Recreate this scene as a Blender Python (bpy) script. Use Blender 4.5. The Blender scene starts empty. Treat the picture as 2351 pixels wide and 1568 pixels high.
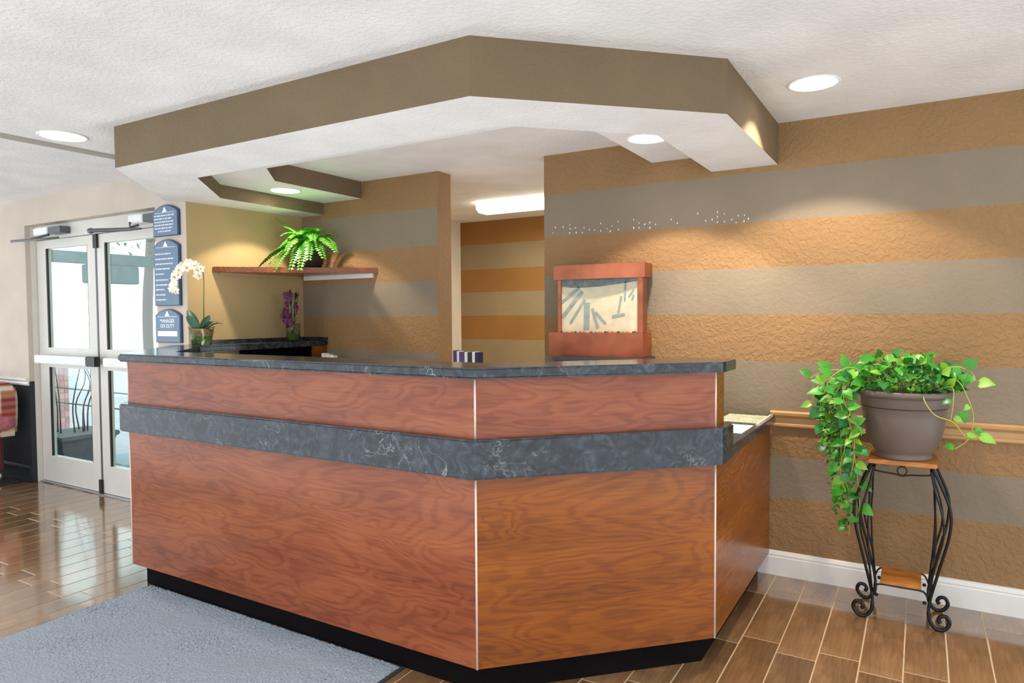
import bpy, bmesh, math, random
import numpy as np
from mathutils import Vector, Matrix

# ------------------------------------------------------------------ camera, world, lights, exposure
sc = bpy.context.scene
PI_ = math.pi
COL = sc.collection
CAM_H = 1.425
R_ = [[0.8596, 0.5110, -0.0065], [0.0138, -0.0359, -0.9993], [-0.5109, 0.8588, -0.0382]]
cd = bpy.data.cameras.new('camera'); cam = bpy.data.objects.new('camera', cd); COL.objects.link(cam)
rt, dn, fw = [Vector(v).normalized() for v in R_]
fw = rt.cross(-dn) * -1 if rt.cross(-dn).dot(fw) < 0 else rt.cross(-dn)
up = fw.cross(rt) * -1 if fw.cross(rt).dot(-dn) < 0 else fw.cross(rt)
bk = -Vector(R_[2]).normalized(); rt = (-dn).cross(bk).normalized(); up = bk.cross(rt).normalized()
cam.matrix_world = Matrix(((rt.x, up.x, bk.x, 0), (rt.y, up.y, bk.y, 0), (rt.z, up.z, bk.z, CAM_H), (0, 0, 0, 1)))
cd.sensor_width = 36.0; cd.lens = 1581.87 / 2351 * 36; cd.clip_start = 0.02; cd.clip_end = 200
sc.camera = cam

world = bpy.data.worlds.new('world'); sc.world = world; world.use_nodes = True
bg = world.node_tree.nodes['Background']
bg.inputs[0].default_value = (0.87, 0.945, 1.0, 1); bg.inputs[1].default_value = 2.1
sc.view_settings.view_transform = 'Standard'; sc.view_settings.look = 'None'
sc.view_settings.gamma = 1; sc.view_settings.use_curve_mapping = False
sc.view_settings.exposure = 0.0
WARM = (1.0, 0.84, 0.66); NEUT = (1.0, 0.94, 0.86)

def spot(name, loc, power, ang, col=WARM, blend=0.25, size=0.05):
    l = bpy.data.lights.new(name, 'SPOT'); l.energy = power; l.spot_size = math.radians(ang); l.spot_blend = blend
    l.color = col; l.shadow_soft_size = size
    o = bpy.data.objects.new(name, l); COL.objects.link(o); o.location = loc
    return o
def area(name, loc, sx, sy, power, col=NEUT, rot=(0, 0, 0)):
    l = bpy.data.lights.new(name, 'AREA'); l.shape = 'RECTANGLE'; l.size = sx; l.size_y = sy; l.energy = power; l.color = col
    o = bpy.data.objects.new(name, l); COL.objects.link(o); o.location = loc; o.rotation_euler = rot
    return o
# the four downlights seen in the photo; each stands at the lamp inside its can
spot('downlight_lamp', (-0.425, 3.33, 2.508), 74, 107, WARM, 0.22, 0.03)
spot('downlight_lamp', (-4.13, 2.06, 2.535), 50, 93, NEUT, 0.2, 0.03)
spot('downlight_lamp', (-3.86, 3.385, 2.382), 52, 105, WARM, 0.2, 0.03)
spot('downlight_lamp', (-1.20, 3.367, 2.382), 62, 105, WARM, 0.2, 0.03)
# unseen ceiling spots added near the camera to help light the lobby
for x, y, e in ((0.9, 2.2, 40), (-0.6, 0.9, 45), (-2.6, 0.6, 26), (1.2, 0.4, 40)):
    spot('lobby_fill_spot', (x, y, 2.42), e, 125, NEUT, 0.6, 0.08)
# added fill lights, unseen behind the riser, to brighten the soffit underside
COOL = (0.90, 0.96, 1.0)
area('soffit_fill_light', (-2.45, 2.48, 0.90), 1.9, 0.20, 7.5, COOL, (PI_, 0, 0))
area('soffit_fill_light', (-3.75, 2.75, 0.90), 0.5, 0.20, 2.2, COOL, (PI_, 0, 0))
area('soffit_fill_light', (-1.15, 3.15, 0.90), 0.35, 0.5, 2.6, COOL, (PI_, 0, 0))
# fluorescent tube of the back hallway
area('fluorescent_lamp', (-2.75, 5.30, 2.335), 1.2, 0.18, 30, (1.0, 0.95, 0.84))

# ------------------------------------------------------------------ helpers
W = {}
random.seed(7)
rng = np.random.default_rng(3)
PI = math.pi
def lin(c):
    return tuple(((v / 255) / 12.92 if v / 255 <= 0.04045 else ((v / 255 + 0.055) / 1.055) ** 2.4) for v in c[:3]) + (1.0,)

def newmat(name):
    m = bpy.data.materials.new(name); m.use_nodes = True
    nt = m.node_tree; b = nt.nodes['Principled BSDF']
    return m, nt, b
def nd(nt, t, **kw):
    n = nt.nodes.new(t)
    for k, v in kw.items():
        if k.startswith('i_'):
            n.inputs[k[2:].replace('_', ' ')].default_value = v
        else:
            setattr(n, k, v)
    return n
def ramp(nt, stops):
    r = nt.nodes.new('ShaderNodeValToRGB'); el = r.color_ramp.elements
    while len(el) < len(stops): el.new(0.5)
    for e, (p, c) in zip(el, stops): e.position = p; e.color = c
    return r
def coords(nt, scale=(1, 1, 1), kind='Object'):
    tc = nt.nodes.new('ShaderNodeTexCoord'); mp = nt.nodes.new('ShaderNodeMapping')
    mp.inputs['Scale'].default_value = scale
    nt.links.new(tc.outputs[kind], mp.inputs['Vector'])
    return mp.outputs['Vector']
def pmat(name, col, rough=0.5, metal=0.0, var=0.0, vscale=8.0, bump=0.0, bscale=60.0, bdist=0.003, spec=0.5, emit=None, es=0.0, objvar=0.0, bdetail=3.0):
    m, nt, b = newmat(name); L = nt.links
    c = lin(col)
    b.inputs['Base Color'].default_value = c; b.inputs['Roughness'].default_value = rough
    b.inputs['Metallic'].default_value = metal; b.inputs['Specular IOR Level'].default_value = spec
    v = coords(nt)
    n = nd(nt, 'ShaderNodeTexNoise'); n.inputs['Scale'].default_value = vscale; n.inputs['Detail'].default_value = 4
    L.new(v, n.inputs['Vector'])
    vv = max(var, 0.02)
    lo = tuple(x * (1 - vv) for x in c[:3]) + (1,); hi = tuple(min(1, x * (1 + vv)) for x in c[:3]) + (1,)
    r = ramp(nt, [(0.3, lo), (0.7, hi)]); L.new(n.outputs['Fac'], r.inputs['Fac'])
    out = r.outputs['Color']
    if objvar:
        oi = nt.nodes.new('ShaderNodeObjectInfo'); hs = nt.nodes.new('ShaderNodeHueSaturation')
        mr = nd(nt, 'ShaderNodeMapRange'); mr.inputs['To Min'].default_value = 1 - objvar; mr.inputs['To Max'].default_value = 1 + objvar
        L.new(oi.outputs['Random'], mr.inputs['Value']); L.new(mr.outputs['Result'], hs.inputs['Value']); L.new(out, hs.inputs['Color'])
        out = hs.outputs['Color']
    L.new(out, b.inputs['Base Color'])
    if bump:
        bn = nd(nt, 'ShaderNodeTexNoise'); bn.inputs['Scale'].default_value = bscale; bn.inputs['Detail'].default_value = bdetail
        L.new(v, bn.inputs['Vector'])
        bp = nd(nt, 'ShaderNodeBump'); bp.inputs['Strength'].default_value = bump; bp.inputs['Distance'].default_value = bdist
        L.new(bn.outputs['Fac'], bp.inputs['Height']); L.new(bp.outputs['Normal'], b.inputs['Normal'])
    if emit:
        b.inputs['Emission Color'].default_value = lin(emit); b.inputs['Emission Strength'].default_value = es
    return m
def plaster(name, col, strength=0.5, scale=38.0, dist=0.006, rough=0.75, var=0.05):
    """knock-down texture: raised flattened splats"""
    m, nt, b = newmat(name); L = nt.links; c = lin(col)
    b.inputs['Roughness'].default_value = rough; b.inputs['Specular IOR Level'].default_value = 0.3
    v = coords(nt)
    n = nd(nt, 'ShaderNodeTexNoise'); n.inputs['Scale'].default_value = scale; n.inputs['Detail'].default_value = 5; n.inputs['Distortion'].default_value = 0.6
    L.new(v, n.inputs['Vector'])
    r = ramp(nt, [(0.42, (0, 0, 0, 1)), (0.60, (1, 1, 1, 1))]); L.new(n.outputs['Fac'], r.inputs['Fac'])
    bp = nd(nt, 'ShaderNodeBump'); bp.inputs['Strength'].default_value = strength; bp.inputs['Distance'].default_value = dist
    L.new(r.outputs['Color'], bp.inputs['Height']); L.new(bp.outputs['Normal'], b.inputs['Normal'])
    n2 = nd(nt, 'ShaderNodeTexNoise'); n2.inputs['Scale'].default_value = 3; L.new(v, n2.inputs['Vector'])
    lo = tuple(x * (1 - var) for x in c[:3]) + (1,); hi = tuple(min(1, x * (1 + var)) for x in c[:3]) + (1,)
    r2 = ramp(nt, [(0.35, lo), (0.65, hi)]); L.new(n2.outputs['Fac'], r2.inputs['Fac']); L.new(r2.outputs['Color'], b.inputs['Base Color'])
    return m
def woodmat(name, dark, mid, light, rough=0.28, wscale=4.0, stretch=0.35, spec=0.5, seed=0.0, objvar=0.0):
    m, nt, b = newmat(name); L = nt.links
    tc = nt.nodes.new('ShaderNodeTexCoord'); mp = nt.nodes.new('ShaderNodeMapping')
    mp.inputs['Scale'].default_value = (stretch, 1, 1); mp.inputs['Location'].default_value = (seed, seed * 1.7, seed * 0.6)
    L.new(tc.outputs['Object'], mp.inputs['Vector']); v = mp.outputs['Vector']
    n0 = nd(nt, 'ShaderNodeTexNoise'); n0.inputs['Scale'].default_value = 5.2; n0.inputs['Detail'].default_value = 3; n0.inputs['Roughness'].default_value = 0.42; n0.inputs['Distortion'].default_value = 0.5
    L.new(v, n0.inputs['Vector'])
    # contour lines of a stretched noise field: cathedral figure
    mul = nd(nt, 'ShaderNodeMath', operation='MULTIPLY'); mul.inputs[1].default_value = wscale * 5.5
    L.new(n0.outputs['Fac'], mul.inputs[0])
    sn = nd(nt, 'ShaderNodeMath', operation='SINE'); m2 = nd(nt, 'ShaderNodeMath', operation='MULTIPLY'); m2.inputs[1].default_value = 6.283
    L.new(mul.outputs[0], m2.inputs[0]); L.new(m2.outputs[0], sn.inputs[0])
    mr = nd(nt, 'ShaderNodeMapRange'); mr.inputs['From Min'].default_value = -1; mr.inputs['From Max'].default_value = 0.4; mr.interpolation_type = 'SMOOTHSTEP'; L.new(sn.outputs[0], mr.inputs['Value'])
    mp2 = nt.nodes.new('ShaderNodeMapping'); mp2.inputs['Scale'].default_value = (3.0, 40, 60); L.new(tc.outputs['Object'], mp2.inputs['Vector'])
    n1 = nd(nt, 'ShaderNodeTexNoise'); n1.inputs['Scale'].default_value = 1.6; n1.inputs['Detail'].default_value = 5; n1.inputs['Roughness'].default_value = 0.65
    L.new(mp2.outputs['Vector'], n1.inputs['Vector'])
    mp3 = nt.nodes.new('ShaderNodeMapping'); mp3.inputs['Scale'].default_value = (1.0, 4, 4.5); L.new(tc.outputs['Object'], mp3.inputs['Vector'])
    n2 = nd(nt, 'ShaderNodeTexNoise'); n2.inputs['Scale'].default_value = 1.3; n2.inputs['Detail'].default_value = 3; L.new(mp3.outputs['Vector'], n2.inputs['Vector'])
    a1 = nd(nt, 'ShaderNodeMath', operation='MULTIPLY'); a1.inputs[1].default_value = 0.085; L.new(mr.outputs['Result'], a1.inputs[0])
    a2 = nd(nt, 'ShaderNodeMath', operation='MULTIPLY_ADD'); a2.inputs[1].default_value = 0.42; L.new(n1.outputs['Fac'], a2.inputs[0]); L.new(a1.outputs[0], a2.inputs[2])
    a3 = nd(nt, 'ShaderNodeMath', operation='MULTIPLY_ADD'); a3.inputs[1].default_value = 0.55; L.new(n2.outputs['Fac'], a3.inputs[0]); L.new(a2.outputs[0], a3.inputs[2])
    r = ramp(nt, [(0.36, lin(dark)), (0.53, lin(mid)), (0.70, lin(light))]); L.new(a3.outputs[0], r.inputs['Fac'])
    out = r.outputs['Color']
    if objvar:
        oi = nt.nodes.new('ShaderNodeObjectInfo'); hs = nt.nodes.new('ShaderNodeHueSaturation')
        m3 = nd(nt, 'ShaderNodeMapRange'); m3.inputs['To Min'].default_value = 1 - objvar; m3.inputs['To Max'].default_value = 1 + objvar
        L.new(oi.outputs['Random'], m3.inputs['Value']); L.new(m3.outputs['Result'], hs.inputs['Value']); L.new(out, hs.inputs['Color'])
        out = hs.outputs['Color']
    L.new(out, b.inputs['Base Color']); b.inputs['Roughness'].default_value = rough; b.inputs['Specular IOR Level'].default_value = spec
    bp = nd(nt, 'ShaderNodeBump'); bp.inputs['Strength'].default_value = 0.03; bp.inputs['Distance'].default_value = 0.002
    L.new(n1.outputs['Fac'], bp.inputs['Height']); L.new(bp.outputs['Normal'], b.inputs['Normal'])
    return m
def stonemat(name, rough=0.14):
    m, nt, b = newmat(name); L = nt.links; v = coords(nt)
    n = nd(nt, 'ShaderNodeTexNoise'); n.inputs['Scale'].default_value = 16; n.inputs['Detail'].default_value = 7; n.inputs['Roughness'].default_value = 0.65; n.inputs['Distortion'].default_value = 1.6
    L.new(v, n.inputs['Vector'])
    r = ramp(nt, [(0.34, lin((16, 20, 25))), (0.50, lin((38, 44, 52))), (0.63, lin((60, 68, 76))), (0.80, lin((98, 104, 108)))])
    L.new(n.outputs['Fac'], r.inputs['Fac'])
    n2 = nd(nt, 'ShaderNodeTexNoise'); n2.inputs['Scale'].default_value = 5.5; n2.inputs['Detail'].default_value = 4; n2.inputs['Distortion'].default_value = 2.2
    L.new(v, n2.inputs['Vector'])
    r2 = ramp(nt, [(0.487, (0, 0, 0, 1)), (0.5, (1, 1, 1, 1)), (0.513, (0, 0, 0, 1))]); L.new(n2.outputs['Fac'], r2.inputs['Fac'])
    n3 = nd(nt, 'ShaderNodeTexNoise'); n3.inputs['Scale'].default_value = 4; L.new(v, n3.inputs['Vector'])
    r3 = ramp(nt, [(0.50, (0, 0, 0, 1)), (0.66, (0.65, 0.65, 0.65, 1))]); L.new(n3.outputs['Fac'], r3.inputs['Fac'])
    mm = nd(nt, 'ShaderNodeMath', operation='MULTIPLY'); L.new(r2.outputs['Color'], mm.inputs[0]); L.new(r3.outputs['Color'], mm.inputs[1])
    mx = nd(nt, 'ShaderNodeMixRGB'); mx.inputs['Color2'].default_value = lin((182, 186, 184)); L.new(mm.outputs[0], mx.inputs['Fac']); L.new(r.outputs['Color'], mx.inputs['Color1'])
    L.new(mx.outputs['Color'], b.inputs['Base Color']); b.inputs['Roughness'].default_value = rough
    return m
def glassmat(name, tint=(240, 250, 248), rough=0.0):
    m, nt, b = newmat(name); nt.nodes.remove(b); o = nt.nodes['Material Output']
    t = nd(nt, 'ShaderNodeBsdfTransparent'); t.inputs['Color'].default_value = lin(tint)
    g = nd(nt, 'ShaderNodeBsdfGlossy'); g.inputs['Roughness'].default_value = rough
    f = nd(nt, 'ShaderNodeLayerWeight'); f.inputs['Blend'].default_value = 0.5; mx = nd(nt, 'ShaderNodeMixShader')
    pw = nd(nt, 'ShaderNodeMath', operation='POWER'); pw.inputs[1].default_value = 5; nt.links.new(f.outputs['Facing'], pw.inputs[0])
    ma = nd(nt, 'ShaderNodeMath', operation='MULTIPLY_ADD'); ma.inputs[1].default_value = 0.95; ma.inputs[2].default_value = 0.04; nt.links.new(pw.outputs[0], ma.inputs[0])
    nt.links.new(ma.outputs[0], mx.inputs[0]); nt.links.new(t.outputs[0], mx.inputs[1]); nt.links.new(g.outputs[0], mx.inputs[2]); nt.links.new(mx.outputs[0], o.inputs['Surface'])
    return m

M = {}
M['brown'] = plaster('stripe_brown_plaster', (152, 118, 80), 0.5)
M['taupe'] = plaster('stripe_taupe_plaster', (138, 124, 105), 0.2)
M['far_brown'] = plaster('hall_brown_paint', (152, 108, 56), 0.2)
M['far_taupe'] = plaster('hall_taupe_paint', (150, 132, 100), 0.15)
M['soffit_brown'] = plaster('soffit_brown_plaster', (119, 101, 77), 0.32)
M['ceiling'] = plaster('ceiling_white_plaster', (236, 234, 233), 0.28, scale=46)
M['tan'] = plaster('tan_wall_plaster', (184, 160, 114), 0.12)
M['beige'] = plaster('beige_wall_plaster', (204, 192, 178), 0.15)
M['cream'] = plaster('cream_wall_plaster', (232, 220, 196), 0.1)
M['white_trim'] = pmat('white_gloss_trim', (236, 232, 226), 0.35, var=0.03)
M['navy'] = pmat('dark_wainscot_paint', (38, 40, 46), 0.5, var=0.15)
M['tanwood'] = pmat('tan_painted_rail', (190, 148, 98), 0.4, var=0.06)
M['strip'] = pmat('grey_ceiling_strip', (168, 162, 154), 0.6, var=0.04)
M['cherry'] = woodmat('cherry_laminate', (110, 52, 32), (140, 73, 44), (162, 92, 56), 0.24, wscale=3.2, stretch=0.26, seed=0.4, spec=0.4)
M['cherry2'] = woodmat('cherry_laminate_orange', (102, 49, 11), (134, 70, 15), (158, 88, 23), 0.27, wscale=3.2, stretch=0.26, seed=3.1)  # more orange tone of the cherry laminate
M['copper'] = pmat('hammered_copper', (158, 90, 62), 0.26, 0.6, var=0.28, vscale=7, bump=0.15, bscale=14)  # strong tone variation imitates the metal's sheen
M['stone'] = stonemat('dark_stone_laminate')
M['edge_white'] = pmat('pale_corner_trim', (226, 205, 190), 0.4)
M['black'] = pmat('black_toe_kick', (15, 10, 12), 0.8, var=0.2, spec=0.1)
M['grout'] = pmat('sand_grout', (206, 178, 140), 0.8, var=0.08, vscale=30)
M['tile'] = woodmat('wood_look_tile', (104, 76, 50), (142, 106, 72), (166, 130, 94), 0.09, wscale=0.25, stretch=1.0, spec=0.85, objvar=0.09)
_b = M['tile'].node_tree.nodes['Principled BSDF']; _b.inputs['Coat Weight'].default_value = 0.9; _b.inputs['Coat Roughness'].default_value = 0.14; _b.inputs['Coat IOR'].default_value = 1.55
# tiles have their grain along Y: swap the axes of the stretched noises
for n in M['tile'].node_tree.nodes:
    if n.type == 'MAPPING':
        s = n.inputs['Scale'].default_value
        n.inputs['Scale'].default_value = (s[1], s[0], s[2])
M['alu'] = pmat('off_white_door_metal', (222, 218, 210), 0.35, var=0.03)
M['chrome'] = pmat('satin_metal', (196, 200, 204), 0.3, 0.85)
M['grey_metal'] = pmat('dark_grey_metal', (98, 100, 104), 0.4, 0.5)
M['blackplastic'] = pmat('black_plastic', (24, 26, 30), 0.4)
M['glass'] = glassmat('door_glass')
M['clear'] = glassmat('clear_pot_glass', (232, 240, 232), 0.02)
M['sign'] = pmat('slate_blue_plaque', (104, 128, 154), 0.45, var=0.06)
M['sign_edge'] = pmat('navy_plaque_edge', (46, 60, 96), 0.45)
M['letter'] = pmat('pale_lettering', (214, 222, 232), 0.5)
M['white'] = pmat('plain_white', (240, 240, 238), 0.5)
M['iron'] = pmat('black_wrought_iron', (22, 21, 22), 0.38, 0.3, var=0.2)
M['honey'] = woodmat('honey_wood', (150, 84, 28), (186, 112, 44), (208, 138, 64), 0.25, wscale=1.5, seed=1.2)
M['pot'] = pmat('taupe_brown_resin_pot', (112, 98, 90), 0.38, var=0.06)
M['soil'] = pmat('dark_soil', (34, 27, 22), 0.95, var=0.3, vscale=60, bump=0.6)
M['leaf_a'] = pmat('green_leaf', (62, 142, 36), 0.38, var=0.35, vscale=20, objvar=0.3)
M['leaf_b'] = pmat('lime_variegated_leaf', (122, 176, 54), 0.38, var=0.4, vscale=30, objvar=0.2)
M['leaf_c'] = pmat('deep_green_leaf', (36, 116, 46), 0.35, var=0.35, vscale=20, objvar=0.3)
M['vine'] = pmat('yellow_green_vine', (168, 176, 78), 0.5)
M['fern'] = pmat('bright_fern_green', (84, 168, 44), 0.45, var=0.35, vscale=14, objvar=0.3)
M['basket'] = pmat('dark_woven_basket', (52, 34, 30), 0.7, var=0.5, vscale=55, bump=0.8, bscale=70)
M['petal'] = pmat('cream_orchid_petal', (240, 234, 214), 0.5, var=0.06)
M['petal_c'] = pmat('ochre_orchid_throat', (206, 152, 78), 0.5)
M['orchid_leaf'] = pmat('dark_orchid_leaf', (44, 84, 58), 0.35, var=0.25)
M['moss'] = pmat('green_moss', (112, 122, 66), 0.95, var=0.45, vscale=60, bump=0.8, bscale=80)
M['pebble'] = pmat('tan_pebbles', (176, 132, 96), 0.7, var=0.35, vscale=60, bump=0.7, bscale=60)
M['purple'] = pmat('magenta_purple_petal', (92, 22, 72), 0.5, var=0.4, vscale=40, objvar=0.3)
M['stemgreen'] = pmat('olive_stem', (112, 122, 56), 0.55)
M['slate_cream'] = pmat('cream_slate', (214, 204, 172), 0.55, var=0.12, vscale=14, bump=0.3, bscale=25)
M['slate_grey'] = pmat('blue_grey_slate', (150, 162, 158), 0.55, var=0.2, vscale=20)
M['charcoal'] = pmat('charcoal_metal', (62, 64, 66), 0.5)
M['mat'] = pmat('blue_grey_mat_pile', (152, 160, 170), 0.95, var=0.22, vscale=160, spec=0.1)
M['rubber'] = pmat('dark_rubber_border', (52, 58, 66), 0.7, bump=0.4, bscale=120)
M['paper'] = pmat('white_paper', (236, 236, 230), 0.7)
M['paper_green'] = pmat('speckled_green_card', (186, 192, 168), 0.6, var=0.4, vscale=60)
M['pink'] = pmat('rose_upholstery', (186, 108, 116), 0.85, var=0.2, vscale=30, bump=0.3, bscale=200)
M['concrete'] = pmat('pale_concrete', (196, 200, 204), 0.8, var=0.08)
M['brick'] = pmat('hazed_rose_brick', (236, 186, 184), 0.85, objvar=0.2)  # brick tone lightened, outdoor haze put into the colour
M['mortar'] = pmat('pale_mortar', (214, 204, 198), 0.9)
M['teal'] = pmat('weathered_teal_fascia', (86, 106, 106), 0.7, var=0.2)
M['planter'] = pmat('grey_planter', (112, 118, 122), 0.7, var=0.2)
M['bark'] = pmat('grey_bark', (122, 108, 102), 0.9)
M['bluetile'] = pmat('blue_grey_paver', (168, 184, 198), 0.6, objvar=0.1)
M['lampglow'] = pmat('glowing_lamp', (255, 250, 240), 0.5, emit=(255, 248, 236), es=30)
M['tubeglow'] = pmat('glowing_diffuser', (255, 252, 240), 0.5, emit=(255, 250, 236), es=5)
M['reflector'] = pmat('white_can_reflector', (250, 248, 244), 0.4)
# plaid fabric of the armchair
m, nt, b = newmat('plaid_upholstery'); v = coords(nt)
w1 = nd(nt, 'ShaderNodeTexWave', bands_direction='X'); w1.inputs['Scale'].default_value = 3.2; w1.inputs['Distortion'].default_value = 0.6; nt.links.new(v, w1.inputs['Vector'])
w2 = nd(nt, 'ShaderNodeTexWave', bands_direction='Z'); w2.inputs['Scale'].default_value = 5; nt.links.new(v, w2.inputs['Vector'])
ra = ramp(nt, [(0.0, lin((46, 42, 84))), (0.35, lin((160, 52, 52))), (0.75, lin((190, 150, 96))), (0.95, lin((226, 216, 206)))]); nt.links.new(w1.outputs['Fac'], ra.inputs['Fac'])
rb = ramp(nt, [(0.2, lin((150, 60, 60))), (0.8, lin((196, 170, 130)))]); nt.links.new(w2.outputs['Fac'], rb.inputs['Fac'])
mx = nd(nt, 'ShaderNodeMixRGB'); mx.inputs['Fac'].default_value = 0.3; nt.links.new(ra.outputs['Color'], mx.inputs['Color1']); nt.links.new(rb.outputs['Color'], mx.inputs['Color2'])
nt.links.new(mx.outputs['Color'], b.inputs['Base Color']); b.inputs['Roughness'].default_value = 0.9
M['plaid'] = m

# ---- object helpers
def put(o, parent, world):
    W[o] = world
    if parent is not None:
        o.parent = parent; o.matrix_parent_inverse = Matrix.Identity(4)
        o.matrix_local = W[parent].inverted() @ world
    else:
        o.matrix_world = world
def tagp(o, label=None, cat=None, group=None, kind=None):
    if label: o['label'] = label
    if cat: o['category'] = cat
    if group: o['group'] = group
    if kind: o['kind'] = kind
    return o
def empty(name, loc, label=None, cat=None, group=None, kind=None, rotz=0):
    o = bpy.data.objects.new(name, None); COL.objects.link(o); o.empty_display_size = 0.1
    put(o, None, Matrix.Translation(loc) @ Matrix.Rotation(rotz, 4, 'Z'))
    return tagp(o, label, cat, group, kind)
def mesh(name, bm, mats, parent=None, loc=None, rotz=0.0, smooth=False, kind=None):
    """bm in world coordinates when loc is None (the origin is moved to its base), else local to loc/rotz"""
    if not isinstance(mats, (list, tuple)): mats = [mats]
    if loc is None:
        xs = [v.co for v in bm.verts]
        lo = Vector((min(c.x for c in xs), min(c.y for c in xs), min(c.z for c in xs))); hi = Vector((max(c.x for c in xs), max(c.y for c in xs), max(c.z for c in xs)))
        loc = Vector(((lo.x + hi.x) / 2, (lo.y + hi.y) / 2, lo.z))
        bmesh.ops.translate(bm, verts=bm.verts, vec=-loc)
    bmesh.ops.recalc_face_normals(bm, faces=bm.faces)
    me = bpy.data.meshes.new(name); bm.to_mesh(me); bm.free()
    for mt in mats: me.materials.append(mt)
    if smooth:
        me.polygons.foreach_set('use_smooth', [True] * len(me.polygons))
    o = bpy.data.objects.new(name, me); COL.objects.link(o)
    put(o, parent, Matrix.Translation(loc) @ Matrix.Rotation(rotz, 4, 'Z'))
    if kind: o['kind'] = kind
    return o
def inst(name, me, parent, world):
    o = bpy.data.objects.new(name, me); COL.objects.link(o); put(o, parent, world); return o
def BM(): return bmesh.new()
def box(bm, x0, x1, y0, y1, z0, z1, mi=0, bev=0.0):
    vs = [bm.verts.new(p) for p in ((x0, y0, z0), (x1, y0, z0), (x1, y1, z0), (x0, y1, z0), (x0, y0, z1), (x1, y0, z1), (x1, y1, z1), (x0, y1, z1))]
    fs = [bm.faces.new([vs[i] for i in q]) for q in ((0, 3, 2, 1), (4, 5, 6, 7), (0, 1, 5, 4), (1, 2, 6, 5), (2, 3, 7, 6), (3, 0, 4, 7))]
    for f in fs: f.material_index = mi
    if bev:
        es = list({e for f in fs for e in f.edges})
        r = bmesh.ops.bevel(bm, geom=es, offset=bev, segments=2, affect='EDGES', clamp_overlap=True)
        for f in r['faces']: f.material_index = mi
    return bm
def boxm(*a, **k): return box(BM(), *a, **k)
def prism(bm, pts, z0, z1, mi=0, bev=0.0, seg=2):
    lo = [bm.verts.new((p[0], p[1], z0)) for p in pts]; hi = [bm.verts.new((p[0], p[1], z1)) for p in pts]
    n = len(pts); fs = []
    fs.append(bm.faces.new(lo[::-1])); fs.append(bm.faces.new(hi))
    for i in range(n): fs.append(bm.faces.new((lo[i], lo[(i + 1) % n], hi[(i + 1) % n], hi[i])))
    for f in fs: f.material_index = mi
    if bev:
        es = list({e for f in fs for e in f.edges if abs(e.verts[0].co.z - e.verts[1].co.z) < 1e-6})
        r = bmesh.ops.bevel(bm, geom=es, offset=bev, segments=seg, affect='EDGES', clamp_overlap=True)
        for f in r['faces']: f.material_index = mi
    return bm
def tube(bm, pts, r, seg=8, mi=0, cap=True):
    pts = [Vector(p) for p in pts]; n = len(pts)
    rs = r if isinstance(r, (list, tuple)) else [r] * n
    tan = [(pts[min(i + 1, n - 1)] - pts[max(i - 1, 0)]).normalized() for i in range(n)]
    a = Vector((0, 0, 1)) if abs(tan[0].z) < 0.9 else Vector((1, 0, 0))
    u = tan[0].cross(a).normalized(); rings = []
    for i in range(n):
        u = (u - tan[i] * u.dot(tan[i])).normalized(); w = tan[i].cross(u)
        rings.append([bm.verts.new(pts[i] + (u * math.cos(2 * PI * k / seg) + w * math.sin(2 * PI * k / seg)) * rs[i]) for k in range(seg)])
    for i in range(n - 1):
        for k in range(seg):
            f = bm.faces.new((rings[i][k], rings[i][(k + 1) % seg], rings[i + 1][(k + 1) % seg], rings[i + 1][k])); f.material_index = mi; f.smooth = True
    if cap:
        for rg in (rings[0][::-1], rings[-1]):
            f = bm.faces.new(rg); f.material_index = mi
    return bm
def lathe(bm, prof, cx, cy, seg=32, mi=0, close=False):
    rings = []
    for r, z in prof:
        rings.append([bm.verts.new((cx + r * math.cos(2 * PI * k / seg), cy + r * math.sin(2 * PI * k / seg), z)) for k in range(seg)])
    for i in range(len(rings) - 1):
        for k in range(seg):
            f = bm.faces.new((rings[i][k], rings[i][(k + 1) % seg], rings[i + 1][(k + 1) % seg], rings[i + 1][k])); f.smooth = True; f.material_index = mi
    if close:
        for rg in (rings[0][::-1], rings[-1]): bm.faces.new(rg).material_index = mi
    return bm
def sphere(bm, c, r, sx=1, sy=1, sz=1, seg=10, mi=0):
    res = bmesh.ops.create_uvsphere(bm, u_segments=seg, v_segments=max(4, seg // 2 + 1), radius=r)
    for v in res['verts']: v.co = Vector((v.co.x * sx + c[0], v.co.y * sy + c[1], v.co.z * sz + c[2]))
    for f in {f for v in res['verts'] for f in v.link_faces}: f.material_index = mi; f.smooth = True
    return bm
def catmull(P, n=8):
    P = [Vector(p) for p in P]; Q = [P[0] * 2 - P[1]] + P + [P[-1] * 2 - P[-2]]; out = []
    for i in range(1, len(Q) - 2):
        for k in range(n):
            t = k / n; a, b_, c, d = Q[i - 1], Q[i], Q[i + 1], Q[i + 2]
            out.append(0.5 * ((2 * b_) + (c - a) * t + (2 * a - 5 * b_ + 4 * c - d) * t * t + (3 * b_ - a - 3 * c + d) * t ** 3))
    out.append(P[-1]); return out
def offset(pts, d):
    """offset an open plan polyline to its right-hand side (outwards) by d"""
    P = [Vector(p) for p in pts]; out = []
    for i in range(len(P)):
        ns = []
        for a, b_ in ((i - 1, i), (i, i + 1)):
            if a >= 0 and b_ < len(P):
                t = (P[b_] - P[a]).normalized(); ns.append(Vector((t.y, -t.x)))
        if len(ns) == 1: out.append(P[i] + ns[0] * d)
        else:
            bis = (ns[0] + ns[1]); out.append(P[i] + bis * (d * 2 / bis.length_squared))
    return [(p.x, p.y) for p in out]
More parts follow.
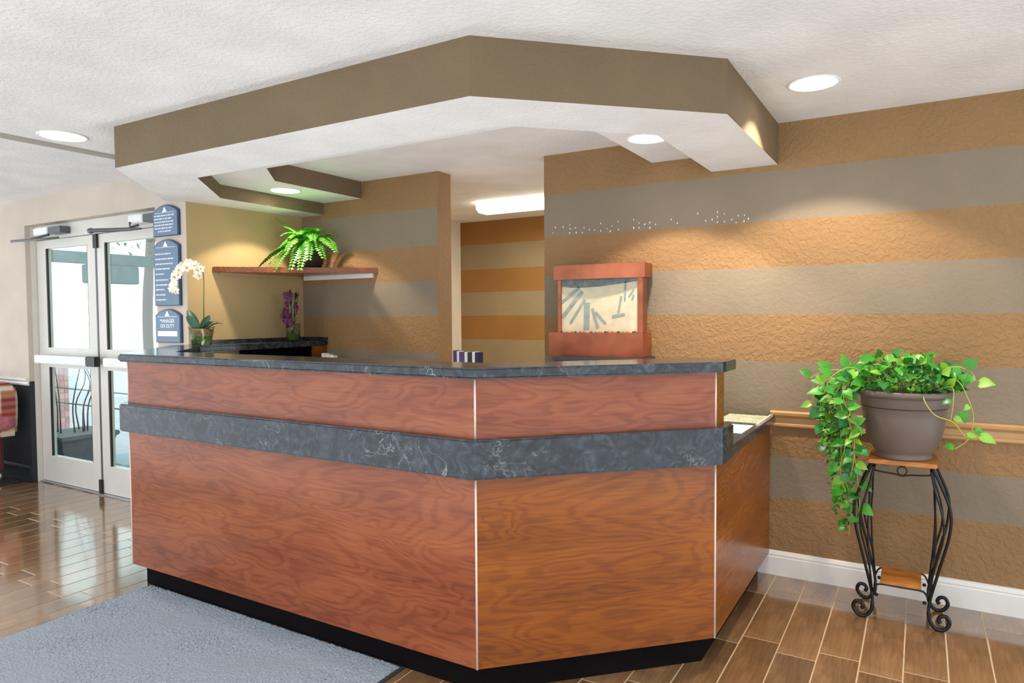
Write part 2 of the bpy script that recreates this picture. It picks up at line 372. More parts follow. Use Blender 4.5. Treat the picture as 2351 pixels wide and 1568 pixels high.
def holed(bm, outer, holes, z, mi=0, seg=32, up=False):
    """flat polygon at height z with round holes (cx,cy,r)"""
    edges = []
    def loop(pts):
        vs = [bm.verts.new((p[0], p[1], z)) for p in pts]
        for i in range(len(vs)): edges.append(bm.edges.new((vs[i], vs[(i + 1) % len(vs)])))
    loop(outer)
    for cx, cy, r in holes: loop([(cx + r * math.cos(2 * PI * k / seg), cy + r * math.sin(2 * PI * k / seg)) for k in range(seg)])
    res = bmesh.ops.triangle_fill(bm, use_beauty=True, use_dissolve=False, edges=edges)
    for g in res['geom']:
        if isinstance(g, bmesh.types.BMFace): g.material_index = mi
    return bm

# ------------------------------------------------------------------ structure
D = 3.932            # plane of the striped walls
YE = 2.965           # plane of the entrance wall
HC = 2.44
Z = [0.0, 0.132, 0.424, 0.652, 0.895, 1.165, 1.421, 1.676, 1.923, 2.19, 2.44]
def banded_wall(name, x0, x1, y0, y1, zs, first_brown, mats, parent=None):
    bm = BM()
    for i in range(len(zs) - 1):
        box(bm, x0, x1, y0, y1, zs[i], zs[i + 1], (i + first_brown) % 2)
    bmesh.ops.remove_doubles(bm, verts=bm.verts, dist=1e-5)
    # inner shared faces are not wanted
    dup = [f for f in bm.faces if abs(f.normal.z) > 0.9 and min(v.co.z for v in f.verts) > zs[0] + 1e-4 and max(v.co.z for v in f.verts) < zs[-1] - 1e-4]
    bmesh.ops.delete(bm, geom=dup, context='FACES_ONLY')
    o = mesh(name, bm, mats, parent); o['kind'] = 'structure'; return o
# colour goes brown (index 0) / taupe (index 1) upwards from the floor
zs = [0.0, 0.424, 0.652, 0.86, 1.165, 1.421, 1.676, 1.923, 2.19, HC]
wall_right = banded_wall('wall_right', -2.093, 1.9, D, D + 0.15, zs, 0, [M['brown'], M['taupe']])
wall_back = banded_wall('wall_back', -4.45, -2.937, D, D + 0.148, zs, 0, [M['brown'], M['taupe']])
wall_hall = banded_wall('wall_hallway', -4.38, -0.5, 6.267, 6.4, zs, 0, [M['far_brown'], M['far_taupe']])
bm = boxm(-4.5, -4.38, D + 0.148, 6.4, 0, HC); o = mesh('wall_hallway_left', bm, M['cream']); o['kind'] = 'structure'
bm = boxm(-2.945, -2.935, D - 0.0005, D + 0.1495, 0, HC); o = mesh('trim_3', bm, M['brown']); o['kind'] = 'structure'
# tan side wall behind the desk, joined to the stub that carries the plaques
bm = prism(BM(), [(-4.376, YE + 0.001), (-4.30, D), (-4.40, D), (-4.46, YE + 0.001)], 0, HC)
o = mesh('wall_side', bm, M['tan']); o['kind'] = 'structure'
# entrance wall with its door opening
bm = BM()
box(bm, -9.0, -6.61, YE, YE + 0.16, 0.88, HC, 0); box(bm, -9.0, -6.61, YE, YE + 0.16, 0.0, 0.88, 1)
box(bm, -6.61, -4.735, YE, YE + 0.16, 2.215, HC, 0); box(bm, -4.735, -4.378, YE, YE + 0.16, 0.0, HC, 0)
o = mesh('wall_entrance', bm, [M['beige'], M['navy']]); o['kind'] = 'structure'
# chair rails and baseboards
def rail(name, x0, x1, y, prof, mat):
    bm = BM(); n = len(prof); a = [bm.verts.new((x0, y - p, z)) for p, z in prof]; b_ = [bm.verts.new((x1, y - p, z)) for p, z in prof]
    for i in range(n): bm.faces.new((a[i], a[(i + 1) % n], b_[(i + 1) % n], b_[i]))
    bm.faces.new(a[::-1]); bm.faces.new(b_)
    o = mesh(name, bm, mat); o['kind'] = 'structure'; return o
rail('trim_1', -0.70, 1.9, D, [(0, 0.812), (0.012, 0.812), (0.020, 0.820), (0.020, 0.830), (0.011, 0.836), (0.008, 0.862), (0.020, 0.872), (0.030, 0.878), (0.032, 0.892), (0.022, 0.900), (0, 0.900)], M['tanwood'])
rail('trim_2', -9.0, -6.612, YE, [(0, 0.845), (0.012, 0.845), (0.018, 0.860), (0.012, 0.875), (0.028, 0.890), (0.028, 0.905), (0, 0.908)], M['white_trim'])
rail('baseboard_right', -0.76, 1.9, D, [(0, 0.0), (0.018, 0.0), (0.018, 0.098), (0.014, 0.104), (0.016, 0.112), (0.008, 0.128), (0, 0.132)], M['white_trim'])
rail('baseboard_left', -9.0, -6.612, YE, [(0, 0.0), (0.016, 0.0), (0.016, 0.12), (0.008, 0.135), (0, 0.14)], M['blackplastic'])

# ceiling with holes for the cans
CANS = [(-0.425, 3.33, HC), (-4.13, 2.06, HC), (-3.86, 3.385, 2.313), (-1.20, 3.367, 2.313)]
bm = holed(BM(), [(-9, -2.6), (3.4, -2.6), (3.4, 6.4), (-4.5, 6.4), (-4.5, 3.12), (-9, 3.12)], [(CANS[0][0], CANS[0][1], 0.099), (CANS[1][0], CANS[1][1], 0.112)], HC)
ceiling = mesh('ceiling', bm, M['ceiling']); ceiling['kind'] = 'structure'
bm = boxm(-4.445, -4.345, 0.2, 2.75, HC - 0.006, HC - 0.0005)
mesh('ceiling_strip', bm, M['strip'], ceiling)
# soffit ring over the desk
OUT = [(-4.45, YE - 0.001), (-4.45, 2.85), (-3.705, 2.105), (-1.425, 2.105), (-0.680, 2.835), (-0.675, D - 0.001)]
INN = [(-4.055, D - 0.001), (-4.055, 3.005), (-3.575, 2.50), (-1.535, 2.50), (-1.028, 3.005), (-1.028, D - 0.001)]
STP = [(-3.655, D - 0.001), (-3.655, 3.12), (-3.385, 2.83), (-1.655, 2.83), (-1.375, 3.12), (-1.375, D - 0.001)]
HS, H1 = 2.222, 2.313
def wallstrip(bm, pts, z0, z1, mi=0):
    for a, b_ in zip(pts[:-1], pts[1:]):
        f = bm.faces.new([bm.verts.new(p) for p in ((a[0], a[1], z0), (b_[0], b_[1], z0), (b_[0], b_[1], z1), (a[0], a[1], z1))]); f.material_index = mi
bm = holed(BM(), OUT + INN[::-1] + [(-4.299, D - 0.001), (-4.375, YE - 0.001)], [], HS)
soffit = mesh('soffit', bm, M['ceiling'], ceiling)
bm = BM(); wallstrip(bm, OUT, HS, HC - 0.0005); mesh('fascia', bm, M['soffit_brown'], soffit)
bm = BM(); wallstrip(bm, INN, HS, H1); mesh('inner_fascia', bm, M['soffit_brown'], soffit)
bm = holed(BM(), INN + STP[::-1], [(CANS[2][0], CANS[2][1], 0.098), (CANS[3][0], CANS[3][1], 0.098)], H1)
step = mesh('soffit_step', bm, M['ceiling'], ceiling)
bm = BM(); wallstrip(bm, STP, H1, HC - 0.0005); mesh('step_fascia', bm, M['soffit_brown'], step)
# recessed cans
CL = ['large recessed downlight on the main ceiling near the striped wall', 'large recessed downlight on the main ceiling beside the grey ceiling strip, nearer the entrance doors',
      'small recessed downlight in the soffit step above the fern shelf', 'small recessed downlight in the soffit step above the copper fountain']
for (cx, cy, cz), lab, rr in zip(CANS, CL, (0.099, 0.112, 0.098, 0.098)):
    t = empty('recessed_light', (cx, cy, cz), lab, 'ceiling light', 'recessed ceiling lights')
    mesh('trim_ring', lathe(BM(), [(rr, cz - 0.001), (rr + 0.010, cz - 0.001), (rr + 0.012, cz - 0.004), (rr + 0.004, cz - 0.007), (rr - 0.002, cz - 0.005), (rr - 0.004, cz + 0.004)], cx, cy, 40), M['reflector'], t)
    mesh('reflector', lathe(BM(), [(rr - 0.003, cz + 0.002), (rr - 0.004, cz + 0.05), (rr - 0.006, cz + 0.098)], cx, cy, 40), M['reflector'], t)
    mesh('lamp', lathe(BM(), [(0.0005, cz + 0.096), (rr * 0.5, cz + 0.097), (rr - 0.006, cz + 0.1)], cx, cy, 32), M['lampglow'], t)
# fluorescent fixture of the hallway
t = empty('fluorescent_fixture', (-2.75, 5.30, HC), 'long bright fluorescent ceiling fixture in the hallway opening', 'ceiling light')
mesh('housing', boxm(-3.42, -2.08, 5.19, 5.41, HC - 0.03, HC - 0.001, bev=0.004), M['white'], t)
bm = BM(); pr = [(-0.125, -0.018), (-0.115, -0.065), (-0.07, -0.092), (0.07, -0.092), (0.115, -0.065), (0.125, -0.018)]
a = [bm.verts.new((-3.45, 5.30 + p, HC + q)) for p, q in pr]; b_ = [bm.verts.new((-2.05, 5.30 + p, HC + q)) for p, q in pr]
for i in range(5): bm.faces.new((a[i], a[i + 1], b_[i + 1], b_[i]))
bm.faces.new(a); bm.faces.new(b_)
mesh('diffuser', bm, M['tubeglow'], t)

# floor: grout bed with tiles laid on it
floor = mesh('floor', boxm(-9, 1.75, 0.35, 3.07, -0.06, -0.0015), M['grout']); floor['kind'] = 'structure'
mesh('grout_bed', boxm(-4.36, 1.75, 3.07, 6.4, -0.06, -0.0015), M['grout'], floor)
PX = 0.1545; X0 = -0.3535; G = 0.0026
def to_cam(p):
    d = Vector(p) - Vector((0, 0, CAM_H)); return Vector((d.dot(rt), d.dot(up), -d.dot(bk)))
def inview(p, mg=0.06):
    c = to_cam(p)
    return c.z > 0.1 and abs(c.x / c.z) < 0.743 * (1 + mg) and abs(c.y / c.z) < 0.4956 * (1 + mg)
tile_meshes = {}
def tile_mesh(w, l):
    key = (round(w, 3), round(l, 3))
    if key not in tile_meshes:
        bm = BM(); c = 0.0016; h0, h1 = -0.008, 0.0
        o_ = [(-w / 2, -l / 2), (w / 2, -l / 2), (w / 2, l / 2), (-w / 2, l / 2)]; i_ = [(-w / 2 + c, -l / 2 + c), (w / 2 - c, -l / 2 + c), (w / 2 - c, l / 2 - c), (-w / 2 + c, l / 2 - c)]
        a = [bm.verts.new((x, y, h0)) for x, y in o_]; b2 = [bm.verts.new((x, y, h1 - c * 0.7)) for x, y in o_]; d = [bm.verts.new((x, y, h1)) for x, y in i_]
        for k in range(4):
            bm.faces.new((a[k], a[(k + 1) % 4], b2[(k + 1) % 4], b2[k])); bm.faces.new((b2[k], b2[(k + 1) % 4], d[(k + 1) % 4], d[k]))
        bm.faces.new(d)
        bmesh.ops.recalc_face_normals(bm, faces=bm.faces)
        me = bpy.data.meshes.new('tile'); bm.to_mesh(me); bm.free(); me.materials.append(M['tile']); tile_meshes[key] = me
    return tile_meshes[key]
fill = BM(); ntile = 0
for k in range(-50, 13):
    xa, xb = X0 + PX * k + G, X0 + PX * (k + 1) - G
    j0 = 3.705 if k % 2 == 0 else 3.62
    ymax = D if xb > -4.3 else 3.045
    for n in range(-1, 5):
        ya, yb = max(0.36, j0 - 0.606 * n + G), j0 - 0.606 * (n - 1) - G
        yb = min(yb, ymax); 
        if yb - ya < 0.03: continue
        cx, cy = (xa + xb) / 2, (ya + yb) / 2
        # under the desk, the mat or out of the picture: not seen singly
        tests = [(xa, ya), (xb, ya), (xa, yb), (xb, yb), (cx, cy)]
        see = any(inview((x, y, 0)) for x, y in tests)
        def hidden(x, y):
            if -3.45 < x < -1.80 and 0.9 < y < 2.5: return True
            if y > 2.2 and -4.2 < x < -0.74 and y > 2.2 + max(0, x + 1.39): return True
            if -4.2 < x < -3.5 and y > 2.75 : return True
            return False
        see = see and not all(hidden(x, y) for x, y in tests)
        if see and ntile < 300:
            inst('tile', tile_mesh(xb - xa, yb - ya), floor, Matrix.Translation((cx, cy, 0))); ntile += 1
        elif not (-3.9 < cx < -0.9 and cy > 2.6 + max(0, cx + 1.4)):
            box(fill, xa, xb, ya, yb, -0.008, 0.0)
mesh('tile_field', fill, M['tile'], floor, kind='stuff')

# ------------------------------------------------------------------ reception desk
P = [(-4.285, 2.775), (-3.58, 2.07), (-1.39, 2.07), (-0.70, 2.757), (-0.70, D - 0.020)]
desk = empty('reception_desk', (-2.4, 2.9, 0), 'angled cherry laminate reception desk with dark stone counter and band', 'reception desk')
def panel(name, a, b_, z0, z1, mat, thick=0.02, inset=0.0):
    a, b_ = Vector(a), Vector(b_); d = b_ - a; L = d.length; ang = math.atan2(d.y, d.x); mid = (a + b_) / 2
    bm = boxm(-L / 2 + inset, L / 2 - inset, 0, thick, 0, z1 - z0, bev=0.0012)
    return mesh(name, bm, mat, desk, loc=(mid.x, mid.y, z0), rotz=ang)
for i, mt in ((0, 'cherry'), (1, 'cherry'), (2, 'cherry2'), (3, 'cherry2')):
    panel('lower_panel', P[i], P[i + 1], 0.12, 0.83, M[mt], inset=0.002)
PR = P[:4]
for i, mt in ((0, 'cherry'), (1, 'cherry'), (2, 'cherry')):
    panel('upper_panel', PR[i], PR[i + 1], 0.972, 1.196, M[mt], inset=0.002)
panel('riser_end', (-0.70, 2.757), (-0.70, 2.893), 0.972, 1.196, M['cherry2'], inset=0.001)
# pale vertical corner strips
for (x, y), z0, z1 in ((P[1], 0.12, 0.833), (P[2], 0.12, 0.833), (P[3], 0.12, 0.833), (P[1], 0.974, 1.196), (P[2], 0.974, 1.196), (P[3], 0.974, 1.196)):
    bm = BM(); tube(bm, [(x, y + 0.001, z0), (x, y + 0.001, z1)], 0.0042, 8); mesh('corner_strip', bm, M['edge_white'], desk)
# toe kick
T = offset(P, -0.06); T2 = offset(P, -0.08)
mesh('toe_kick', prism(BM(), T + T2[::-1], 0.0005, 0.125), M['black'], desk)
# back of the riser so that it has depth
R1, R2 = offset(PR, -0.02), offset(PR, -0.135)
mesh('riser_back', prism(BM(), R1 + R2[::-1], 0.83, 1.196), M['cherry'], desk)
# stone band: a deep front edge that wraps the right corner
Bo, Bi = offset(P, 0.04), offset(P, -0.002)
def round_corner(pts, idx, r, n=5):
    out = []
    for i, p in enumerate(pts):
        if i in idx:
            p0, p1, p2 = Vector(pts[i - 1]), Vector(p), Vector(pts[i + 1])
            a, c = p1 + (p0 - p1).normalized() * r, p1 + (p2 - p1).normalized() * r
            for k in range(n + 1):
                t = k / n; q = a * (1 - t) ** 2 + p1 * 2 * t * (1 - t) + c * t * t; out.append((q.x, q.y))
        else: out.append(tuple(p))
    return out
bo = round_corner(Bo[:4] + [(-0.66, 2.885)], (3,), 0.025)
bi = Bi[:4] + [(-0.698, 2.885)]
mesh('stone_band', prism(BM(), bo + bi[::-1], 0.832, 0.976, bev=0.006, seg=3), M['stone'], desk)
# transaction counter
Co, Ci = offset(PR, 0.04), offset(PR, -0.205)
co = round_corner(Co[:3] + [(-0.66, 2.7405), (-0.66, 2.95), (-0.83, 2.95)], (3, 4), 0.028)
ci = Ci[:3] + [(-0.99, 2.76)]
LEG_IN = -4.03
left_inner = [(-4.325, 2.75)]
poly = [(-4.352, 2.80)] + co[1:] + [(-0.83, 2.93)] + Ci[1:3][::-1]
# the left return runs round the left chamfer and along the tan wall to the striped wall
cw = (LEG_IN, Ci[1][1] + (Ci[1][0] - LEG_IN))
poly = [(-4.352, 2.80)] + co[1:] + [(Ci[2][0], Ci[2][1]), (Ci[1][0], Ci[1][1]), cw, (LEG_IN, D - 0.002), (-4.302, D - 0.002), (-4.377, YE - 0.001), (-4.377, 2.9)]
mesh('countertop', prism(BM(), poly, 1.196, 1.237, bev=0.008, seg=3), M['stone'], desk)
bm = prism(BM(), [(-4.368, YE + 0.02), (-4.303, D - 0.002), (-4.285, D - 0.002), (-4.350, YE + 0.02)], 1.237, 1.262)
prism(bm, [(-4.285, D - 0.018), (LEG_IN, D - 0.018), (LEG_IN, D - 0.001), (-4.285, D - 0.001)], 1.237, 1.262)
mesh('backsplash', bm, M['stone'], desk)
# open cubby under the return's end; black panels paint its dark interior
mesh('end_panel', boxm(LEG_IN - 0.035, LEG_IN - 0.012, 3.79, D - 0.004, 0.872, 1.196, bev=0.001), M['cherry2'], desk)
mesh('cubby_shade_side', boxm(LEG_IN - 0.25, LEG_IN - 0.23, 3.30, D - 0.022, 0.872, 1.196), M['black'], desk)
mesh('cubby_shade_back', boxm(-4.29, LEG_IN - 0.04, D - 0.02, D - 0.004, 0.872, 1.196), M['black'], desk)
# inner work surface; its right end shows beside the raised riser
Wi = offset(PR, -0.60)
wk = [(-0.672, 2.886), (-0.672, D - 0.036), (-1.33, D - 0.036), (-1.33, 3.05), (Wi[2][0], Wi[2][1]), (Wi[1][0], Wi[1][1]), (-3.70, 2.70), (-3.70, 3.9), (-4.29, 3.9), (-4.35, 3.05), (-4.19, 2.82)] + R2[1:3] + [(-0.835, 2.886)]
mesh('worktop', prism(BM(), wk, 0.832, 0.873, bev=0.004), M['stone'], desk)
bm = boxm(-1.33, -1.31, 3.07, D - 0.05, 0.02, 0.832); mesh('inner_side', bm, M['cherry'], desk)

# things on the worktop by the wall
t = tagp(mesh('speckled_card', boxm(-0.90, -0.70, 3.56, 3.84, 0.8735, 0.879, bev=0.001), M['paper_green']), 'pale green speckled card lying on the low worktop against the striped wall', 'card')
t = tagp(mesh('paper_sheet', boxm(-0.92, -0.705, 3.24, 3.50, 0.8735, 0.8755), M['paper']), 'white paper sheet on the low worktop just behind the stone band', 'paper')
t = empty('form_tray', (-0.71, 3.64, 0.8735), 'narrow pinkish white tray along the outer edge of the low worktop', 'tray')
mesh('tray_base', boxm(-0.695, -0.676, 3.50, 3.86, 0.8735, 0.884, bev=0.001), M['edge_white'], t)
mesh('tray_lip', boxm(-0.680, -0.676, 3.50, 3.86, 0.884, 0.889), M['edge_white'], t)
t = empty('brochure_holder', (-3.86, 3.78, 0.873), 'white brochure holder standing by the end of the left counter return', 'holder')
mesh('holder_body', boxm(-3.93, -3.79, 3.74, 3.84, 0.8735, 1.10, bev=0.003), M['white'], t)
for k in range(3): mesh('leaflet', boxm(-3.925 + k * 0.045, -3.888 + k * 0.045, 3.76, 3.80, 0.9, 1.145 - 0.008 * k), M['paper'], t)

# ------------------------------------------------------------------ wall shelf with fern
shelf = empty('corner_shelf', (-4.1, 3.7, 1.745), 'triangular cherry corner shelf carrying the fern', 'shelf')
A_, B_, C_ = (-4.357, 3.15), (-3.50, D - 0.001), (-4.302, D - 0.001)
mesh('board', prism(BM(), [(A_[0] + 0.0, A_[1]), B_, C_], 1.745, 1.785, bev=0.003), M['cherry2'], shelf)
mesh('cleat', boxm(-4.27, -3.54, D - 0.02, D - 0.002, 1.712, 1.745), M['white_trim'], shelf)
cl = mesh('cleat', boxm(-0.009, 0.009, -0.33, 0.33, 0.012, 0.033), M['tan'], shelf, loc=(-4.318, 3.53, 1.712), rotz=math.radians(-4.6))
fern = empty('potted_fern', (-3.99, 3.70, 1.785), 'bushy bright green fern in a dark woven basket on the corner shelf', 'plant')
bx, by, bz = -3.98, 3.70, 1.7855
bk_ = mesh('basket', lathe(BM(), [(0.001, bz), (0.085, bz), (0.105, bz + 0.06), (0.112, bz + 0.12), (0.114, bz + 0.145), (0.100, bz + 0.145), (0.096, bz + 0.12), (0.001, bz + 0.118)], bx, by, 28), M['basket'], fern)
bm = BM()
for k in range(6):
    zz = bz + 0.018 + k * 0.023; rr = 0.09 + 0.025 * (k / 6) ** 0.7
    tube(bm, [(bx + rr * math.cos(a) , by + rr * math.sin(a), zz + 0.004 * math.sin(a * 9 + k * PI)) for a in np.linspace(0, 2 * PI, 49)], 0.006, 5, cap=False)
mesh('weave', bm, M['basket'], bk_)
def frond(base, tip, rise, width=0.05, n=25):
    width *= 1.5
    """arching rachis from base to tip with paired leaflets"""
    base, tip = Vector(base), Vector(tip); mid = base.lerp(tip, 0.45) + Vector((0, 0, rise)); bm = BM()
    pts = [base * (1 - t) ** 2 + mid * 2 * t * (1 - t) + tip * t * t for t in np.linspace(0, 1, n + 1)]
    tube(bm, pts, [0.0022 * (1 - 0.7 * i / n) for i in range(n + 1)], 4)
    for i in range(2, n + 1):
        t = i / n; tg = (pts[i] - pts[i - 1]).normalized(); side = tg.cross(Vector((0, 0, 1)))
        if side.length < 1e-3: side = Vector((1, 0, 0))
        side.normalize(); nrm = side.cross(tg).normalized()
        w = width * (math.sin(PI * min(1, 0.14 + t * 0.80)) ** 0.8) * .62 + 0.008; l = (tip - base).length / n * 1.25 + 0.006
        for s in (-1, 1):
            a = pts[i]; e = a + side * s * w + tg * w * 0.25 - nrm * w * 0.22 + Vector((random.uniform(-.003, .003), 0, random.uniform(-.003, .003)))
            m1 = a.lerp(e, 0.45) + tg * l * 0.55 + nrm * 0.003; m0 = a.lerp(e, 0.45) - tg * l * 0.45
            v = [bm.verts.new(q) for q in (a, m0, e, m1)]
            bm.faces.new(v)
    return bm
c0 = Vector((bx, by, bz + 0.135))
tips = [(-4.26, 3.46, 1.79, .19, .05), (-4.10, 3.43, 1.76, .2, .05), (-3.86, 3.42, 1.77, .22, .05), (-3.62, 3.50, 1.84, .23, .055), (-4.20, 3.66, 2.06, .12, .05), (-3.76, 3.60, 2.05, .14, .055), (-4.05, 3.50, 2.02, .14, .05), (-4.30, 3.50, 1.80, .16, .05), (-4.17, 3.44, 1.765, .20, .045), (-4.03, 3.42, 1.755, .20, .042), (-3.79, 3.44, 1.765, .21, .055), (-3.56, 3.56, 1.885, .20, .06), (-4.22, 3.62, 2.17, .06, .045), (-4.12, 3.60, 2.10, .08, .045),
        (-3.86, 3.50, 2.02, .16, .05), (-3.72, 3.50, 1.97, .17, .055), (-3.66, 3.66, 1.93, .18, .05), (-3.90, 3.42, 1.90, .18, .05), (-4.24, 3.56, 1.88, .18, .045), (-3.95, 3.84, 2.10, .10, .04), (-3.78, 3.80, 2.02, .14, .045), (-4.02, 3.46, 1.93, .18, .05), (-3.70, 3.44, 1.83, .22, .05), (-3.86, 3.60, 2.07, .10, .045), (-3.96, 3.5, 2.0, .14, .05)]
for x, y, z, rs, wd in tips:
    mesh('frond', frond(c0 + Vector((random.uniform(-.03, .03), random.uniform(-.03, .03), 0)), (x, y, z), rs, wd), M['fern'], fern)

# ------------------------------------------------------------------ orchid
orch = empty('potted_orchid', (-4.07, 2.86, 1.237), 'white orchid arching from a clear glass pot of moss on the counter return', 'plant')
ox, oy, oz = -4.07, 2.85, 1.2375
mesh('pot', lathe(BM(), [(0.001, oz), (0.062, oz), (0.068, oz + 0.05), (0.080, oz + 0.122), (0.082, oz + 0.126), (0.078, oz + 0.126), (0.066, oz + 0.052), (0.059, oz + 0.006), (0.001, oz + 0.005)], ox, oy, 32), M['clear'], orch)
mesh('moss', lathe(BM(), [(0.001, oz + 0.007), (0.057, oz + 0.007), (0.064, oz + 0.062), (0.001, oz + 0.065)], ox, oy, 24), M['moss'], orch)
bm = lathe(BM(), [(0.0645, oz + 0.0625), (0.073, oz + 0.104), (0.05, oz + 0.112), (0.001, oz + 0.114)], ox, oy, 24)
mesh('pebbles', bm, M['pebble'], orch, kind='stuff')
def blade(bm, base, tip, rise, w, n=8, mi=0, fold=0.25, wdir=None):
    base, tip = Vector(base), Vector(tip); mid = base.lerp(tip, 0.5) + Vector((0, 0, rise)); prev = None
    for i in range(n + 1):
        t = i / n; p = base * (1 - t) ** 2 + mid * 2 * t * (1 - t) + tip * t * t
        d = (mid - base) * (1 - t) + (tip - mid) * t
        s = Vector(wdir) if wdir else d.cross(Vector((0, 0, 1)))
        s = s.normalized() if s.length > 1e-4 else Vector((1, 0, 0)); ww = w * (math.sin(PI * (0.12 + 0.86 * t)) ** 0.7) * 0.5
        nn = s.cross(d).normalized()
        row = [bm.verts.new(p - s * ww + nn * ww * fold), bm.verts.new(p), bm.verts.new(p + s * ww + nn * ww * fold)]
        if prev:
            for k in (0, 1):
                f = bm.faces.new((prev[k], prev[k + 1], row[k + 1], row[k])); f.material_index = mi; f.smooth = True
        prev = row
VW = (0.82, 0.57, 0)   # roughly across the line of sight
for bs, tp, rs, w in (((-4.08, 2.83, oz + .105), (-4.175, 2.83, oz + .235), .02, .06), ((-4.07, 2.82, oz + .10), (-4.12, 2.79, oz + .20), .02, .065), ((-4.05, 2.84, oz + .105), (-4.00, 2.86, oz + .20), .01, .055), ((-4.05, 2.85, oz + .10), (-3.90, 2.85, oz + .15), .05, .045), ((-4.03, 2.86, oz + .10), (-3.945, 2.92, oz + .14), .04, .05)):
    bm = BM(); blade(bm, bs, tp, rs, w, wdir=VW if tp[2] > oz + .18 else None); mesh('leaf', bm, M['orchid_leaf'], orch)
stem = catmull([(-4.05, 2.85, oz + .10), (-4.045, 2.85, oz + .25), (-4.035, 2.85, oz + .42), (-4.05, 2.85, oz + .505), (-4.12, 2.85, oz + .54), (-4.22, 2.85, oz + .53), (-4.30, 2.85, oz + .48), (-4.335, 2.85, oz + .41), (-4.31, 2.84, oz + .36)], 6)
mesh('stem', tube(BM(), stem, [0.004] * 20 + [0.0028] * (len(stem) - 20), 6), M['stemgreen'], orch)
mesh('support_stake', tube(BM(), [(-4.055, 2.858, oz + .09), (-4.046, 2.857, oz + .40)], 0.0028, 6), M['bark'], orch)
def blossom_mesh():
    bm = BM()
    for k in range(5):
        a = 2 * PI * k / 5 + PI / 2; w = 0.034 if k in (1, 4) else 0.024; l = 0.036
        d = Vector((math.cos(a), 0, math.sin(a))); s = Vector((-math.sin(a), 0, math.cos(a)))
        q = [Vector((0, 0, 0)), d * l * .5 - s * w * .5 + Vector((0, -.004, 0)), d * l + Vector((0, .004, 0)), d * l * .5 + s * w * .5 + Vector((0, -.004, 0))]
        m_ = bm.verts.new(d * l * .55 + Vector((0, -.008, 0))); v = [bm.verts.new(p) for p in q]
        for i in range(4): bm.faces.new((v[i], v[(i + 1) % 4], m_)).smooth = True
    sphere(bm, (0, -.009, -.003), 0.006, seg=6, mi=1)
    bmesh.ops.recalc_face_normals(bm, faces=bm.faces)
    me = bpy.data.meshes.new('blossom'); bm.to_mesh(me); bm.free(); me.materials.append(M['petal']); me.materials.append(M['petal_c']); return me
bmesh_ = blossom_mesh()
idx = [16, 18, 20, 22, 23, 24, 25, 27, 28, 29, 31, 32, 33, 35, 36, 37, 38, 40, 41, 42, 43, 44, 45, 47, 48]
for n, i in enumerate(idx):
    p = stem[min(i, len(stem) - 1)] + Vector((random.uniform(-.022, .022), -.02, random.uniform(-.024, .014)))
    inst('blossom', bmesh_, orch, Matrix.Translation(p) @ Matrix.Rotation(random.uniform(.2, 1.1), 4, 'Z') @ Matrix.Rotation(random.uniform(-.5, .5), 4, 'X') @ Matrix.Rotation(random.uniform(-.6, .6), 4, 'Y') @ Matrix.Scale(random.uniform(.8, 1.1), 4))

# ------------------------------------------------------------------ purple flowers in a glass vase
vx, vy, vz = -4.14, 3.68, 1.2375
vase = empty('flower_arrangement', (vx, vy, vz), 'purple flowers and grass blades in a clear vase under the corner shelf', 'flowers')
mesh('glass_vase', lathe(BM(), [(0.001, vz), (0.052, vz), (0.054, vz + .12), (0.056, vz + .135), (0.052, vz + .135), (0.050, vz + .12), (0.048, vz + .006), (0.001, vz + .005)], vx, vy, 24), M['clear'], vase)
mesh('gravel', lathe(BM(), [(0.001, vz + .007), (0.047, vz + .007), (0.048, vz + .05), (0.001, vz + .055)], vx, vy, 20), M['moss'], vase, kind='stuff')
mesh('bud', sphere(BM(), (vx - .01, vy - .02, vz + .085), 0.022, seg=10), M['pebble'], vase)
for k in range(7):
    a = random.uniform(0, 2 * PI); bm = BM(); blade(bm, (vx, vy, vz + .05), (vx + random.uniform(-.16, .14), vy + random.uniform(-.1, .08), vz + random.uniform(.28, .46)), .05, .010, wdir=VW); mesh('grass_blade', bm, M['stemgreen'], vase)
def petal_cluster():
    bm = BM()
    for k in range(6):
        a = k * 1.05 + .3; d = Vector((math.cos(a), random.uniform(-.5, .2), math.sin(a))); s = Vector((-math.sin(a), 0, math.cos(a)))
        v = [bm.verts.new(p) for p in (Vector((0, 0, 0)), d * .014 - s * .010, d * .030, d * .014 + s * .010)]; bm.faces.new(v)
    me = bpy.data.meshes.new('blossom'); bm.to_mesh(me); bm.free(); me.materials.append(M['purple']); return me
pcs = [petal_cluster() for _ in range(3)]
for k in range(34):
    h = .13 + .24 * (k / 34) ; sp = .075 * (1 - k / 42)
    p = Vector((vx + random.uniform(-sp, sp) + .005, vy + random.uniform(-.06, .02), vz + h + random.uniform(-.02, .02)))
    inst('blossom', pcs[k % 3], vase, Matrix.Translation(p) @ Matrix.Rotation(random.uniform(-.4, 1.2), 4, 'Z') @ Matrix.Rotation(random.uniform(0, 6), 4, 'Y') @ Matrix.Scale(random.uniform(.8, 1.15), 4))
for k in range(5):
    mesh('flower_stem', tube(BM(), catmull([(vx, vy, vz + .03), (vx + .02 * (k - 2), vy - .01, vz + .15), (vx + .025 * (k - 2), vy - .02, vz + .30 - .02 * abs(k - 2))], 4), 0.0022, 5), M['stemgreen'], vase)

